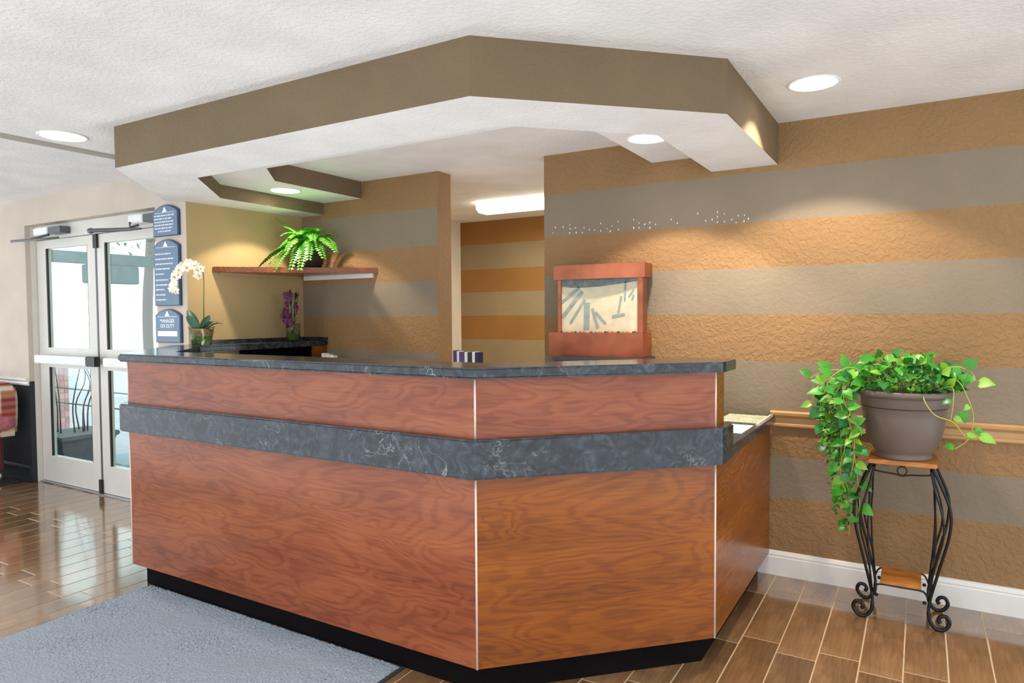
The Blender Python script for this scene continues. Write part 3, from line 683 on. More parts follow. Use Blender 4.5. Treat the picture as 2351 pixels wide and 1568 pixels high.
# ------------------------------------------------------------------ copper fountain on its cabinet
cabt = empty('pedestal_cabinet', (-1.62, 3.78, 0), 'charcoal pedestal cabinet under the copper fountain, only its top edge in view', 'cabinet')
mesh('carcass', boxm(-1.885, -1.36, 3.665, 3.922, 0.0, 1.155), M['charcoal'], cabt)
mesh('cabinet_top', boxm(-1.895, -1.35, 3.655, 3.924, 1.155, 1.176, bev=0.002), M['charcoal'], cabt)
fo = empty('wall_fountain', (-1.65, 3.78, 1.188), 'copper framed tabletop fountain with a cream slate panel', 'fountain')
def bowed(x0, x1, yb, y0, bow, z0, z1, n=14):
    pts = [(x0, yb), (x0, y0)] + [(x0 + (x1 - x0) * k / n, y0 - bow * math.sin(PI * k / n)) for k in range(1, n)] + [(x1, y0), (x1, yb)]
    return prism(BM(), pts, z0, z1, bev=0.003)
mesh('hood', bowed(-1.945, -1.362, 3.90, 3.775, 0.035, 1.637, 1.722), M['copper'], fo)
mesh('basin', bowed(-1.972, -1.366, 3.90, 3.755, 0.030, 1.178, 1.318), M['copper'], fo)
mesh('side_rail', boxm(-1.925, -1.902, 3.79, 3.86, 1.318, 1.637, bev=0.002), M['copper'], fo)
mesh('side_rail', boxm(-1.412, -1.378, 3.79, 3.86, 1.318, 1.637, bev=0.002), M['copper'], fo)
sl = mesh('slate_panel', boxm(-1.902, -1.412, 3.80, 3.83, 1.318, 1.637), M['slate_cream'], fo)
k_ = 3.80 / 3.77
def fp(q): return (q[0] * k_, (q[1] - CAM_H) * k_ + CAM_H)
for a, b2, w in (((-1.887, 1.5), (-1.768, 1.587), .018), ((-1.88, 1.412), (-1.75, 1.563), .022), ((-1.829, 1.373), (-1.733, 1.515), .015), ((-1.722, 1.338), (-1.717, 1.498), .034), ((-1.649, 1.347), (-1.684, 1.463), .015), ((-1.599, 1.373), (-1.663, 1.441), .012), ((-1.558, 1.413), (-1.481, 1.427), .014), ((-1.519, 1.436), (-1.501, 1.532), .012), ((-1.48, 1.505), (-1.475, 1.615), .010), ((-1.455, 1.527), (-1.424, 1.572), .008), ((-1.435, 1.51), (-1.426, 1.539), .012)):
    a, b2 = Vector(fp(a)), Vector(fp(b2)); d = b2 - a; bm = boxm(-d.length / 2, d.length / 2, -.0035, 0.0, -w / 2, w / 2)
    bmesh.ops.rotate(bm, verts=bm.verts, cent=(0, 0, 0), matrix=Matrix.Rotation(-math.atan2(d.y, d.x), 3, 'Y'))
    mid = (a + b2) / 2; bmesh.ops.translate(bm, verts=bm.verts, vec=(mid.x, 3.7995, mid.y)); mesh('slate_rib', bm, M['slate_grey'], sl)
bm = BM(); top = [(-1.90, 1.636), (-1.414, 1.636)]; low = [(-1.90, 1.597), (-1.83, 1.589), (-1.75, 1.588), (-1.65, 1.592), (-1.55, 1.602), (-1.414, 1.618)]
ring = [(x, z) for x, z in low] + [top[1], top[0]]
f0 = [bm.verts.new((x, 3.796, z)) for x, z in ring]; f1 = [bm.verts.new((x, 3.7995, z)) for x, z in ring]
bm.faces.new(f0); bm.faces.new(f1[::-1])
for i in range(len(ring)): bm.faces.new((f0[i], f0[(i + 1) % len(ring)], f1[(i + 1) % len(ring)], f1[i]))
mesh('slate_crest', bm, pmat('dark_slate_crest', (112, 120, 118), .55, var=.3, vscale=30), sl)
for k in range(16):
    x = -1.89 + k * 0.031 + random.uniform(-.008, .008); r_ = random.uniform(.006, .012)
    mesh('pebble', sphere(BM(), (x, 3.782, 1.320), r_, 1.3, 1, .8, seg=6), M['charcoal'] if k % 3 == 0 else M['pebble'], fo)

# ------------------------------------------------------------------ books behind the counter
bc = [(70, 52, 92), (228, 226, 232), (74, 72, 128), (236, 236, 240), (42, 54, 58), (240, 240, 244), (36, 36, 70)]
bl = ['plum book at the left end of the row behind the counter', 'slim white book beside the plum one behind the counter', 'wide blue-violet book in the row behind the counter', 'white book between the blue-violet and dark teal ones',
      'dark teal book in the row behind the counter', 'white book beside the navy one behind the counter', 'navy book at the right end of the row behind the counter']
wd = [.028, .018, .040, .022, .034, .020, .026]; x = -2.625
# their low cabinet
ct = empty('credenza', (-2.55, 3.72, 0), 'low tan cabinet behind the counter carrying the row of books', 'cabinet')
mesh('carcass', boxm(-2.86, -2.15, 3.56, 3.86, 0.0, 0.955), M['tanwood'], ct); mesh('cabinet_top', boxm(-2.87, -2.14, 3.55, 3.87, 0.955, 0.98, bev=.002), M['tanwood'], ct)
for c_, lb, w in zip(bc, bl, wd):
    bo_ = empty('book', (x + w / 2, 3.7, 0.98), lb, 'book', 'row of books behind the counter'); h_ = .212 + random.uniform(-.006, .006)
    mt = pmat('book_cover_%d' % len(bpy.data.materials), c_, .5)
    bm = BM(); box(bm, x, x + w, 3.66, 3.664, .9805, .98 + h_); box(bm, x, x + .003, 3.664, 3.715, .9805, .98 + h_); box(bm, x + w - .003, x + w, 3.664, 3.715, .9805, .98 + h_)
    mesh('cover', bm, mt, bo_); mesh('pages', boxm(x + .0035, x + w - .0035, 3.6645, 3.712, .984, .976 + h_), M['paper'], bo_)
    x += w + .0015

# ------------------------------------------------------------------ plant stand and pothos
sx, sy = -0.068, 3.690
st = empty('plant_stand', (sx, sy, 0), 'black wrought iron plant stand with wooden top and lower shelf', 'stand')
TZ = 0.752
mesh('top_board', boxm(sx - .137, sx + .137, sy - .137, sy + .137, TZ - .020, TZ, bev=0.004), M['honey'], st)
mesh('lower_board', boxm(sx - .082, sx + .082, sy - .12, sy + .10, 0.172, 0.186, bev=0.003), M['honey'], st)
def scroll(cx, cz, r0, r1, a0, turns, n=22):
    return [(cx + (r0 + (r1 - r0) * i / n) * math.cos(a0 + turns * 2 * PI * i / n), cz + (r0 + (r1 - r0) * i / n) * math.sin(a0 + turns * 2 * PI * i / n)) for i in range(n + 1)]
def leg(ix, iy):
    """a bundle of rods bulging out at mid height, gathered low down and scrolled outwards at the foot"""
    bm = BM(); dx = Vector((ix, 0, 0)); c = Vector((sx, sy, 0))
    yo = iy * 0.125
    foot_r = 0.034
    def pt(xo, y, z): return Vector((sx + ix * xo, sy + y, z))
    sc_ = scroll(0.160, 0.047, 0.046, 0.014, -PI * 0.95, 1.35 )
    # main rod: top -> bulge -> waist -> foot scroll, in the plane of the leg
    main = catmull([pt(.118, yo * .95, TZ - .022), pt(.150, yo * 1.02, .66), pt(.188, yo * 1.05, .55), pt(.186, yo * 1.03, .44), pt(.150, yo * .98, .28), pt(.122, yo * .95, .16), pt(.112, yo * .95, .10)], 6)
    main += catmull([pt(.112, yo * .95, .095), pt(.116, yo * .95, .045), pt(.140, yo * .95, .010), pt(.172, yo * .95, .012), pt(.192, yo * .95, .042), pt(.182, yo * .95, .070), pt(.160, yo * .95, .070), pt(.150, yo * .95, .052), pt(.158, yo * .95, .040)], 6)
    n = len(main); tube(bm, main, [.0064 if i < n * .45 else .0086 for i in range(n)], 8)
    lg = mesh('leg', bm, M['iron'], st)
    for q, (bx_, by_) in enumerate(((.166, -.03), (.140, .03))):
        rod = catmull([pt(.112, yo + iy * .0, TZ - .03), pt(.128, yo + by_ * .7, .64), pt(bx_ - .008, yo + by_ * 1.3, .53), pt(bx_ - .004, yo + by_ * 1.2, .43), pt(.128, yo + by_ * .6, .27), pt(.113, yo * .96, .13)], 5)
        mesh('rod', tube(BM(), rod, .0048, 6), M['iron'], lg)
    mesh('foot_ball', sphere(BM(), tuple(pt(.156, yo * .95, .0065)), .0095, 1, 1, .68, seg=8), M['iron'], lg)
    mesh('bead', sphere(BM(), tuple(pt(.096, yo * .95, .118)), .0085, seg=8), M['iron'], lg)
for ix in (-1, 1):
    for iy in (-1, 1): leg(ix, iy)
for iy in (-1, 1):
    y = sy + iy * .118
    pts = catmull([(sx - .118, y, .700), (sx - .08, y, .694), (sx - .03, y, .690), (sx, y, .684), (sx + .03, y, .690), (sx + .08, y, .694), (sx + .118, y, .700)], 4)
    mesh('top_brace', tube(BM(), pts, .004, 6), M['iron'], st)
    mesh('brace_ring', tube(BM(), [(sx + .019 * math.cos(a), y, .706 + .019 * math.sin(a)) for a in np.linspace(0, 2 * PI, 21)], .003, 6, cap=False), M['iron'], st)
    pts = catmull([(sx - .112, y, .13), (sx - .10, y, .158), (sx - .078, y, .170), (sx, y, .170), (sx + .078, y, .170), (sx + .10, y, .158), (sx + .112, y, .13)], 5)
    mesh('shelf_brace', tube(BM(), pts, .0045, 6), M['iron'], st)
for ix in (-1, 1):
    mesh('side_brace', tube(BM(), [(sx + ix * .114, sy - .118, .700), (sx + ix * .114, sy + .118, .700)], .004, 6), M['iron'], st)

pl = empty('potted_pothos', (sx, sy, TZ), 'trailing green pothos in a taupe pot on the iron stand', 'plant')
pz = TZ + .0005
prof = [(0.001, pz), (.118, pz), (.121, pz + .006), (.112, pz + .020), (.120, pz + .03), (.134, pz + .055), (.152, pz + .095), (.164, pz + .14), (.171, pz + .19), (.175, pz + .235), (.179, pz + .240), (.181, pz + .278), (.184, pz + .286), (.199, pz + .289), (.203, pz + .298), (.203, pz + .310), (.199, pz + .316), (.190, pz + .316), (.183, pz + .305), (.176, pz + .24), (.165, pz + .22)]
mesh('pot', lathe(BM(), prof, sx, sy, 48), M['pot'], pl)
mesh('groove', lathe(BM(), [(.1745, pz + .2345), (.1785, pz + .2375), (.1795, pz + .2405)], sx, sy, 48), M['charcoal'], pl)
mesh('soil', lathe(BM(), [(.001, pz + .29), (.1, pz + .288), (.181, pz + .278)], sx, sy, 32), M['soil'], pl)
def leaf_mesh(mat, wide=1.0):
    """heart-shaped leaf along +Y, folded on its midrib, tip drooping"""
    bm = BM(); prev = None
    rows = [(-.12, .20), (0.0, .42), (.22, .50), (.5, .40), (.78, .20), (1.0, .02)]
    for t, w in rows:
        z = -.22 * max(0, t) ** 2; ww = w * wide
        row = [bm.verts.new((-ww, t - (.10 if t == -.12 else 0), z + .10 * ww * 2)), bm.verts.new((0, t if t != -.12 else 0.0 - .03, z)), bm.verts.new((ww, t - (.10 if t == -.12 else 0), z + .10 * ww * 2))]
        if prev:
            for k in (0, 1):
                f = bm.faces.new((prev[k], prev[k + 1], row[k + 1], row[k])); f.smooth = True
        prev = row
    bmesh.ops.recalc_face_normals(bm, faces=bm.faces)
    me = bpy.data.meshes.new('leaf'); bm.to_mesh(me); bm.free(); me.materials.append(mat); return me
LV = [leaf_mesh(M['leaf_a']), leaf_mesh(M['leaf_b'], .85), leaf_mesh(M['leaf_c'], 1.05), leaf_mesh(M['leaf_a'], .8), leaf_mesh(M['leaf_b'], 1.0)]
nleaf = 0
def add_leaf(p, d, size, kind=None, roll=0.0):
    """leaf at p pointing along d, its face turned up and towards the room"""
    global nleaf
    if nleaf >= 298: return
    d = Vector(d).normalized(); nrm = Vector((random.uniform(-.5, .5), -0.75 + random.uniform(-.4, .4), 0.65 + random.uniform(-.4, .4)))
    x_ = d.cross(nrm)
    if x_.length < .05: x_ = d.cross(Vector((1, 0, .3)))
    x_.normalize(); z_ = x_.cross(d).normalized()
    mtx = Matrix(((x_.x, d.x, z_.x, p[0]), (x_.y, d.y, z_.y, p[1]), (x_.z, d.z, z_.z, p[2]), (0, 0, 0, 1))) @ Matrix.Diagonal((size, size, size, 1))
    k = random.choices(range(5), (4, 1.6, 3, 3, .8))[0] if kind is None else kind
    inst('leaf', LV[k], pl, mtx); nleaf += 1
rz = pz + .316
# crown: short stalks rising from the soil and spreading to a mound
for k in range(132):
    a = random.uniform(0, 2 * PI); rr = math.sqrt(random.random()) ; hx = .235 * rr * math.cos(a) - .01; hy = .17 * rr * math.sin(a) - .02
    zt = rz + .015 + .175 * (1 - .75 * rr ** 2.2) * random.uniform(.45, 1.0)
    q = Vector((sx + hx, sy + hy, zt)); b0 = Vector((sx + hx * .35, sy + hy * .35, rz - .03))
    if k % 2 == 0:
        mesh('vine', tube(BM(), catmull([b0, b0.lerp(q, .6) + Vector((0, 0, .02)), q], 3), .0018, 4), M['vine'], pl)
    add_leaf(q, (hx * 2 + random.uniform(-.25, .25), hy * 2 - .25 + random.uniform(-.3, .3), random.uniform(-.35, .25)), random.uniform(.036, .058))
def strand(P_, step, size, rad=.0024, kinds=None, jitter=.35, start=0):
    c = catmull(P_, 8); mesh('vine', tube(BM(), c, rad, 5), M['vine'], pl); acc = 0; side = 1
    for i in range(1, len(c)):
        acc += (c[i] - c[i - 1]).length
        if acc > step and i > start:
            acc = 0; side = -side; tg = (c[i] - c[i - 1]).normalized(); sd = tg.cross(Vector((0, -1, .2))).normalized() * side
            d = sd * .9 + tg * .35 + Vector((random.uniform(-jitter, jitter), -.35 + random.uniform(-jitter, jitter), random.uniform(-.35, .1)))
            e = c[i] + d.normalized() * .016
            add_leaf(e, d, size * random.uniform(.75, 1.15), None if kinds is None else random.choice(kinds))
# left-hand curtain of vines
for k, (xo, yo, ze, wob) in enumerate(((-.335, -.05, .40, .02), (-.30, -.10, .37, .025), (-.265, -.13, .46, .02), (-.36, .0, .50, .02), (-.325, -.12, .58, .03), (-.385, -.05, .68, .02), (-.29, -.15, .66, .02), (-.40, .03, .80, .02), (-.345, -.02, .74, .02), (-.27, -.16, .86, .02))):
    r0 = Vector((sx - .14, sy + yo * .6, rz + .005)); top = Vector((sx - .215 + random.uniform(-.02, .01), sy + yo * .9, rz + .035)); px = sx + xo * .93 + .03
    P_ = [r0, top, Vector((px - .015, sy + yo, rz - .06))]
    z = rz - .06; L_ = z - ze; nn = 4
    for j in range(1, nn + 1):
        P_.append(Vector((px + .05 * (j / nn) + random.uniform(-wob, wob), sy + yo + random.uniform(-.015, .015), z - L_ * j / nn)))
    strand(P_, .046 if ze < .6 else .042, .050)
# left shoulder
strand([(sx - .12, sy - .05, rz), (sx - .24, sy - .06, rz + .08), (sx - .34, sy - .06, rz + .07), (sx - .405, sy - .05, rz + .035)], .04, .058)
strand([(sx - .10, sy - .09, rz), (sx - .20, sy - .12, rz + .10), (sx - .29, sy - .13, rz + .06), (sx - .33, sy - .13, rz - .03)], .038, .056)
strand([(sx - .14, sy + .02, rz), (sx - .27, sy, rz + .06), (sx - .37, sy - .02, rz - .02), (sx - .385, sy - .03, rz - .12), (sx - .34, sy - .05, rz - .19), (sx - .27, sy - .06, rz - .16)], .05, .05)
# loose yellow stems on the right
strand([(sx + .09, sy - .13, rz + .005), (sx + .08, sy - .20, rz - .02), (sx + .12, sy - .215, rz - .085), (sx + .19, sy - .21, rz - .115), (sx + .235, sy - .19, rz - .175), (sx + .28, sy - .17, rz - .185), (sx + .30, sy - .16, rz - .175)], .30, .045, .0028, [1, 4])
add_leaf((sx + .295, sy - .17, rz - .172), (.9, -.2, -.35), .055, 1)
strand([(sx + .12, sy - .08, rz + .02), (sx + .20, sy - .12, rz + .06), (sx + .245, sy - .13, rz - .02), (sx + .265, sy - .13, rz - .10), (sx + .25, sy - .13, rz - .19), (sx + .20, sy - .14, rz - .24)], .10, .036, .0026, [1, 4, 0])
strand([(sx + .12, sy - .10, rz + .01), (sx + .185, sy - .16, rz + .03), (sx + .188, sy - .18, rz - .04), (sx + .18, sy - .18, rz - .12)], .07, .040, .0022, [1, 2])
add_leaf((sx + .225, sy - .17, rz - .075), (.15, -.3, -.9), .046, 0)
strand([(sx + .06, sy - .08, rz), (sx + .17, sy - .10, rz + .11), (sx + .25, sy - .10, rz + .10), (sx + .275, sy - .10, rz + .05)], .038, .055)

# small filler leaves between the large ones
fb = BM(); tmpl = [(-.5, .25), (0, -.05), (.5, .25), (0, 1.0)]
def filler(p, size):
    d = Vector((random.uniform(-1, 1), random.uniform(-1, .4), random.uniform(-.8, .6))).normalized(); x_ = d.cross(Vector((random.uniform(-.4, .4), -.7, .7))).normalized(); nz = x_.cross(d)
    vs = [fb.verts.new(Vector(p) + (x_ * a * .85 + d * b2) * size + nz * (abs(a) * .25 * size)) for a, b2 in tmpl]; mi = random.choice((0, 0, 1, 2))
    for q in ((0, 1, 3), (1, 2, 3)): fb.faces.new([vs[i] for i in q]).material_index = mi
for k in range(420):
    a = random.uniform(0, 2 * PI); rr = math.sqrt(random.random())
    filler((sx - .01 + .235 * rr * math.cos(a), sy - .02 + .17 * rr * math.sin(a), rz + (.15 * (1 - .75 * rr ** 2.2)) * random.uniform(.0, 1.0)), random.uniform(.018, .034))
for k in range(260):
    t = random.random(); zz = rz + .02 - t * .66
    if zz < .40: zz = .40 + random.random() * .2
    xw = sx - .30 + .07 * t + random.uniform(-.085, .085) * (1 - .45 * t)
    filler((xw, sy - .06 + random.uniform(-.08, .05), zz), random.uniform(.016, .030))
o = mesh('foliage', fb, [M['leaf_a'], M['leaf_b'], M['leaf_c']], pl); o['kind'] = 'stuff'

# ------------------------------------------------------------------ floor mat
MX0, MX1, MY0, MY1 = -3.50, -1.775, 0.80, 2.125
mt_ = empty('floor_mat', ((MX0 + MX1) / 2, (MY0 + MY1) / 2, 0), 'blue-grey carpet mat on the tiles in front of the desk', 'mat')
mesh('rubber_border', boxm(MX0, MX1, MY0, MY1, 0.0005, 0.006, bev=.002), M['rubber'], mt_)
nx, ny = 300, 232
gx, gy = np.meshgrid(np.linspace(MX0 + .012, MX1 - .02, nx), np.linspace(MY0 + .012, MY1 - .012, ny))
gx += rng.uniform(-.0022, .0022, gx.shape); gy += rng.uniform(-.0022, .0022, gy.shape)
lowf = np.sin(gx * 9 + 2 * np.sin(gy * 5)) * np.sin(gy * 11 + np.sin(gx * 7))
gz = .0115 + rng.uniform(-.0032, .0032, gx.shape) * (.75 + .5 * lowf)
gz[0, :] = gz[-1, :] = .006; gz[:, 0] = gz[:, -1] = .006
vv = np.stack([gx, gy, gz], -1).reshape(-1, 3); i0 = (np.arange(ny - 1)[:, None] * nx + np.arange(nx - 1)).ravel()
fs = np.stack([i0, i0 + 1, i0 + nx + 1, i0 + nx], -1)
cen = np.array([(MX0 + MX1) / 2, (MY0 + MY1) / 2, .006]); vv = vv - cen
me = bpy.data.meshes.new('pile'); me.from_pydata(vv.tolist(), [], fs.tolist()); me.materials.append(M['mat']); o = inst('pile', me, mt_, Matrix.Translation(cen)); o['kind'] = 'stuff'

# ------------------------------------------------------------------ entrance doors
YD = 3.05
door = empty('door_1', (-5.67, YD, 0), kind='structure')
bm = BM(); box(bm, -6.61, -4.735, YD - .01, YD + .07, 2.095, 2.214, bev=.002); mesh('header', bm, M['alu'], door)
mesh('jamb', boxm(-6.665, -6.605, YD - .045, YD + .07, 0, 2.214, bev=.002), M['alu'], door); mesh('jamb', boxm(-4.745, -4.715, YD - .03, YD + .07, 0, 2.214, bev=.002), M['alu'], door)
mesh('threshold', boxm(-6.6, -4.74, YD - .03, YD + .08, 0.0006, 0.010, bev=.002), M['chrome'], door)
def leafd(x0, x1, g0, g1, bar):
    bm = BM(); z0, z1 = .014, 2.088
    for a in ((x0, g0, z0, z1), (g1, x1, z0, z1)): box(bm, a[0], a[1], YD, YD + .045, a[2], a[3])
    for za, zb in ((z0, .237), (1.006, 1.173), (2.018, z1)): box(bm, g0, g1, YD, YD + .045, za, zb)
    lf = mesh('door_leaf', bm, M['alu'], door)
    for za, zb in ((.237, 1.006), (1.173, 2.018)):
        mesh('glass_pane', boxm(g0, g1, YD + .018, YD + .026, za, zb), M['glass'], lf)
        bm = BM()
        for q in ((g0, g0 + .014, za, zb), (g1 - .014, g1, za, zb)): box(bm, q[0], q[1], YD + .004, YD + .017, q[2], q[3])
        mesh('glazing_bead', bm, M['blackplastic'], lf)
    return lf
l1 = leafd(-6.60, -5.678, -6.455, -5.80, True); l2 = leafd(-5.662, -4.748, -5.553, -4.86, False)
mesh('push_bar', boxm(-6.50, -5.69, 2.955, 2.99, 1.045, 1.112, bev=.006), M['white'], l1)
mesh('bar_head', boxm(-5.69, -5.55, 2.95, 2.995, 1.040, 1.120, bev=.006), M['blackplastic'], l1)
mesh('bar_foot', boxm(-6.47, -6.42, 2.99, YD, 1.055, 1.10), M['chrome'], l1)
mesh('bar_foot', boxm(-5.76, -5.71, 2.99, YD, 1.055, 1.10), M['chrome'], l1)
mesh('push_bar', boxm(-5.45, -4.80, 2.955, 2.99, 1.045, 1.112, bev=.006), M['white'], l2)
mesh('weather_strip', boxm(-5.680, -5.660, YD - .004, YD + .05, .014, 2.09), M['grey_metal'], door)
mesh('bottom_seal', boxm(-5.695, -5.655, YD - .018, YD - .003, .012, .12), M['blackplastic'], door)
mesh('latch_plate', boxm(-5.68, -5.63, YD - .02, YD - .001, 1.98, 2.09), M['blackplastic'], door)
def closer(xa, xb, mirror):
    b0 = mesh('door_closer', boxm(xa, xb, 2.955, YD - .011, 2.118, 2.178, bev=.006), M['white'], door)
    return b0
c1 = closer(-5.06, -4.88, 1); mesh('closer_end', boxm(-4.88, -4.745, 2.96, YD - .012, 2.12, 2.176, bev=.004), M['grey_metal'], c1)
mesh('closer_arm', tube(BM(), [(-4.93, 2.96, 2.10), (-4.99, 2.93, 2.085), (-4.96, 2.915, 2.115)], .010, 6), M['grey_metal'], c1)
mesh('closer_rod', tube(BM(), [(-5.47, 2.90, 2.088), (-5.44, 2.90, 2.088), (-5.43, 2.90, 2.088), (-4.97, 2.90, 2.066), (-4.80, 2.90, 2.060)], [.022, .022, .016, .014, .007], 8), M['grey_metal'], c1)
c2 = closer(-6.45, -6.22, 1); mesh('closer_end', boxm(-6.22, -6.02, 2.96, YD - .012, 2.12, 2.176, bev=.004), M['grey_metal'], c2)
mesh('closer_arm', tube(BM(), [(-6.22, 2.97, 2.115), (-6.30, 2.93, 2.095), (-6.38, 2.91, 2.085)], .010, 6), M['grey_metal'], c2)
mesh('closer_rod', tube(BM(), [(-6.69, 2.90, 2.082), (-6.64, 2.90, 2.082), (-6.20, 2.90, 2.072), (-5.93, 2.90, 2.068)], [.012, .010, .009, .008], 8), M['grey_metal'], c2)

# ------------------------------------------------------------------ wall plaques
def arch_pts(x0, x1, z0, z1, rise, n=12):
    return [(x0, z0), (x1, z0), (x1, z1 - rise)] + [(x1 + (x0 - x1) * k / n, z1 - rise + rise * math.sin(PI * k / n) ** .8) for k in range(1, n)] + [(x0, z1 - rise)]
def slab(pts, y0, y1):
    bm = BM(); a = [bm.verts.new((x, y0, z)) for x, z in pts]; b2 = [bm.verts.new((x, y1, z)) for x, z in pts]; bm.faces.new(a); bm.faces.new(b2[::-1])
    for i in range(len(pts)): bm.faces.new((a[i], a[(i + 1) % len(pts)], b2[(i + 1) % len(pts)], b2[i]))
    return bm
def plaque(z0, z1, rise, label, rows, text=None):
    x0, x1 = -4.733, -4.437
    t = empty('wall_plaque', ((x0 + x1) / 2, YE, z0), label, 'sign', 'blue arched plaques')
    mesh('back_plate', slab(arch_pts(x0, x1, z0, z1, rise), YE - .016, YE - .0015), M['sign_edge'], t)
    mesh('face', slab(arch_pts(x0 + .006, x1 - .012, z0 + .005, z1 - .006, rise), YE - .019, YE - .0162), M['sign'], t)
    cx = (x0 + x1) / 2 - .005; zt = z1 - .012
    bm = slab([(cx - .036, zt - .048), (cx - .012, zt - .036), (cx, zt - .046), (cx + .012, zt - .036), (cx + .036, zt - .048), (cx, zt)], YE - .0205, YE - .0192)
    mesh('emblem', bm, M['white'], t)
    mesh('rule', slab([(x0 + .03, z1 - rise - .012), (x1 - .04, z1 - rise - .012), (x1 - .04, z1 - rise - .008), (x0 + .03, z1 - rise - .008)], YE - .0205, YE - .0192), M['letter'], t)
    for (zr, xa, xb) in rows:
        bm = BM(); x = x0 + .022 + xa
        while x < x0 + .022 + xb:
            w = random.choice((.018, .026, .034, .044)); w = min(w, x0 + .022 + xb - x)
            if w > .006: 
                pr = [(x, zr - .005), (x + w, zr - .005), (x + w, zr + .005), (x, zr + .005)]
                s_ = slab(pr, YE - .0205, YE - .0192); tmp = bpy.data.meshes.new('t'); s_.to_mesh(tmp); s_.free(); bm.from_mesh(tmp); bpy.data.meshes.remove(tmp)
            x += w + .006
        mesh('text_line', bm, M['letter'], t)
    if text:
        for tx, zz, sz in text:
            cu = bpy.data.curves.new('lettering', 'FONT'); cu.body = tx; cu.size = sz; cu.align_x = 'CENTER'; cu.extrude = .0006; cu.offset = .0012; cu.materials.append(M['letter'])
            tmp_ = bpy.data.objects.new('tmp', cu); COL.objects.link(tmp_); bpy.context.view_layer.update(); me_ = bpy.data.meshes.new_from_object(tmp_.evaluated_get(bpy.context.evaluated_depsgraph_get())); bpy.data.objects.remove(tmp_)
            me_.name = 'lettering'; o = bpy.data.objects.new('lettering', me_); COL.objects.link(o); put(o, t, Matrix.Translation((cx, YE - .0200, zz)) @ Matrix.Rotation(PI / 2, 4, 'X'))
        mesh('name_slot', boxm(x0 + .032, x1 - .038, YE - .022, YE - .0192, z0 + .045, z0 + .082), M['white'], t)
plaque(1.998, 2.216, .045, 'topmost and mid-sized of the three arched blue plaques, six lines of lettering', [(2.142, 0, .23), (2.120, 0, .21), (2.098, 0, .22), (2.076, 0, .22), (2.054, 0, .21), (2.032, .04, .19)])
plaque(1.508, 1.974, .045, 'tallest of the three arched blue plaques, ten lines of lettering', [(1.873, 0, .18), (1.838, 0, .21), (1.803, 0, .20), (1.768, 0, .17), (1.732, 0, .10), (1.690, 0, .15), (1.655, 0, .14), (1.622, 0, .10), (1.585, 0, .11), (1.550, 0, .12)])
plaque(1.246, 1.484, .045, 'lowest arched blue plaque, reading MANAGER ON DUTY above a white name slot', [], [('MANAGER', 1.388, .036), ('ON DUTY', 1.352, .036)])

# specks left on the upper taupe stripe where lettering was taken off
bm = BM(); ch = [(1270, 535), (1275, 522), (1293, 521), (1308, 516), (1309, 525), (1321, 523), (1308, 535), (1323, 534), (1337, 534), (1341, 523), (1353, 527), (1365, 528), (1379, 513), (1379, 530), (1394, 525), (1401, 531), (1405, 519), (1419, 509), (1420, 527), (1455, 504), (1455, 523), (1467, 512), (1467, 523), (1480, 515), (1492, 511), (1492, 523), (1505, 515), (1541, 504), (1555, 512), (1602, 490), (1620, 507), (1635, 504), (1647, 487), (1647, 498), (1647, 510), (1663, 491), (1663, 509), (1680, 504), (1695, 495), (1709, 494), (1718, 502), (1690, 511), (1708, 508)]
for px_, py_ in ch:
    d = rt * ((px_ - 1175.5) / 1581.87) - up * ((py_ - 784) / 1581.87) - bk; p = Vector((0, 0, CAM_H)) + d * (D / d.y)
    sphere(bm, (p.x, D, p.z), .0046, random.uniform(.6, 1.1), .3, random.uniform(.8, 1.6), seg=6)
mesh('paint_chips', bm, M['white'], wall_right, kind='stuff')

# ------------------------------------------------------------------ armchair and dark rug by the entrance wall
ch_ = empty('armchair', (-7.22, 2.6, 0), 'rose and plaid upholstered armchair against the dark wainscot left of the doors', 'chair')
def soft(x0, x1, y0, y1, z0, z1, b): return boxm(x0, x1, y0, y1, z0, z1, bev=b)
mesh('seat', soft(-7.50, -6.94, 2.16, 2.72, .20, .46, .05), M['pink'], ch_, smooth=True)
bm = BM(); bpts = [(-7.58, .42), (-6.68, .42), (-6.655, .60), (-6.65, .74), (-6.665, .81), (-6.70, .855), (-6.76, .875), (-7.12, .885), (-7.48, .875), (-7.55, .85), (-7.60, .76)]
bf = [bm.verts.new((x, 2.74, z)) for x, z in bpts]; bb_ = [bm.verts.new((x, 2.90, z)) for x, z in bpts]
bm.faces.new(bf); bm.faces.new(bb_[::-1])
for i in range(len(bpts)): bm.faces.new((bf[i], bf[(i + 1) % len(bpts)], bb_[(i + 1) % len(bpts)], bb_[i]))
bmesh.ops.recalc_face_normals(bm, faces=bm.faces)
bmesh.ops.bevel(bm, geom=[e for e in bm.edges if abs(e.verts[0].co.y - e.verts[1].co.y) < 1e-6], offset=.03, segments=3, affect='EDGES', clamp_overlap=True)
bk2 = mesh('backrest', bm, M['plaid'], ch_)
mesh('piping', tube(BM(), [(x + (.004 if x > -7.1 else -.004), 2.735, z) for x, z in bpts[2:]], .010, 6), M['white'], bk2)
for s, xa in ((1, -6.90), (-1, -7.54)):
    arm_ = mesh('armrest', soft(xa - .05, xa + .06, 2.10, 2.86, .08, .56, .03), M['pink'], ch_, smooth=True)
    mesh('arm_roll', tube(BM(), [(xa + .05 + (.105 if s > 0 else -.14), y, .545) for y in (2.09, 2.11, 2.80, 2.87)], [.08, .105, .105, .09], 16), M['pink'], arm_)
for fx in (-7.48, -6.90):
    for fy in (2.16, 2.84): mesh('foot', lathe(BM(), [(.012, 0.0108), (.024, .035), (.020, .08)], fx, fy, 12, close=True), M['chrome'], ch_)
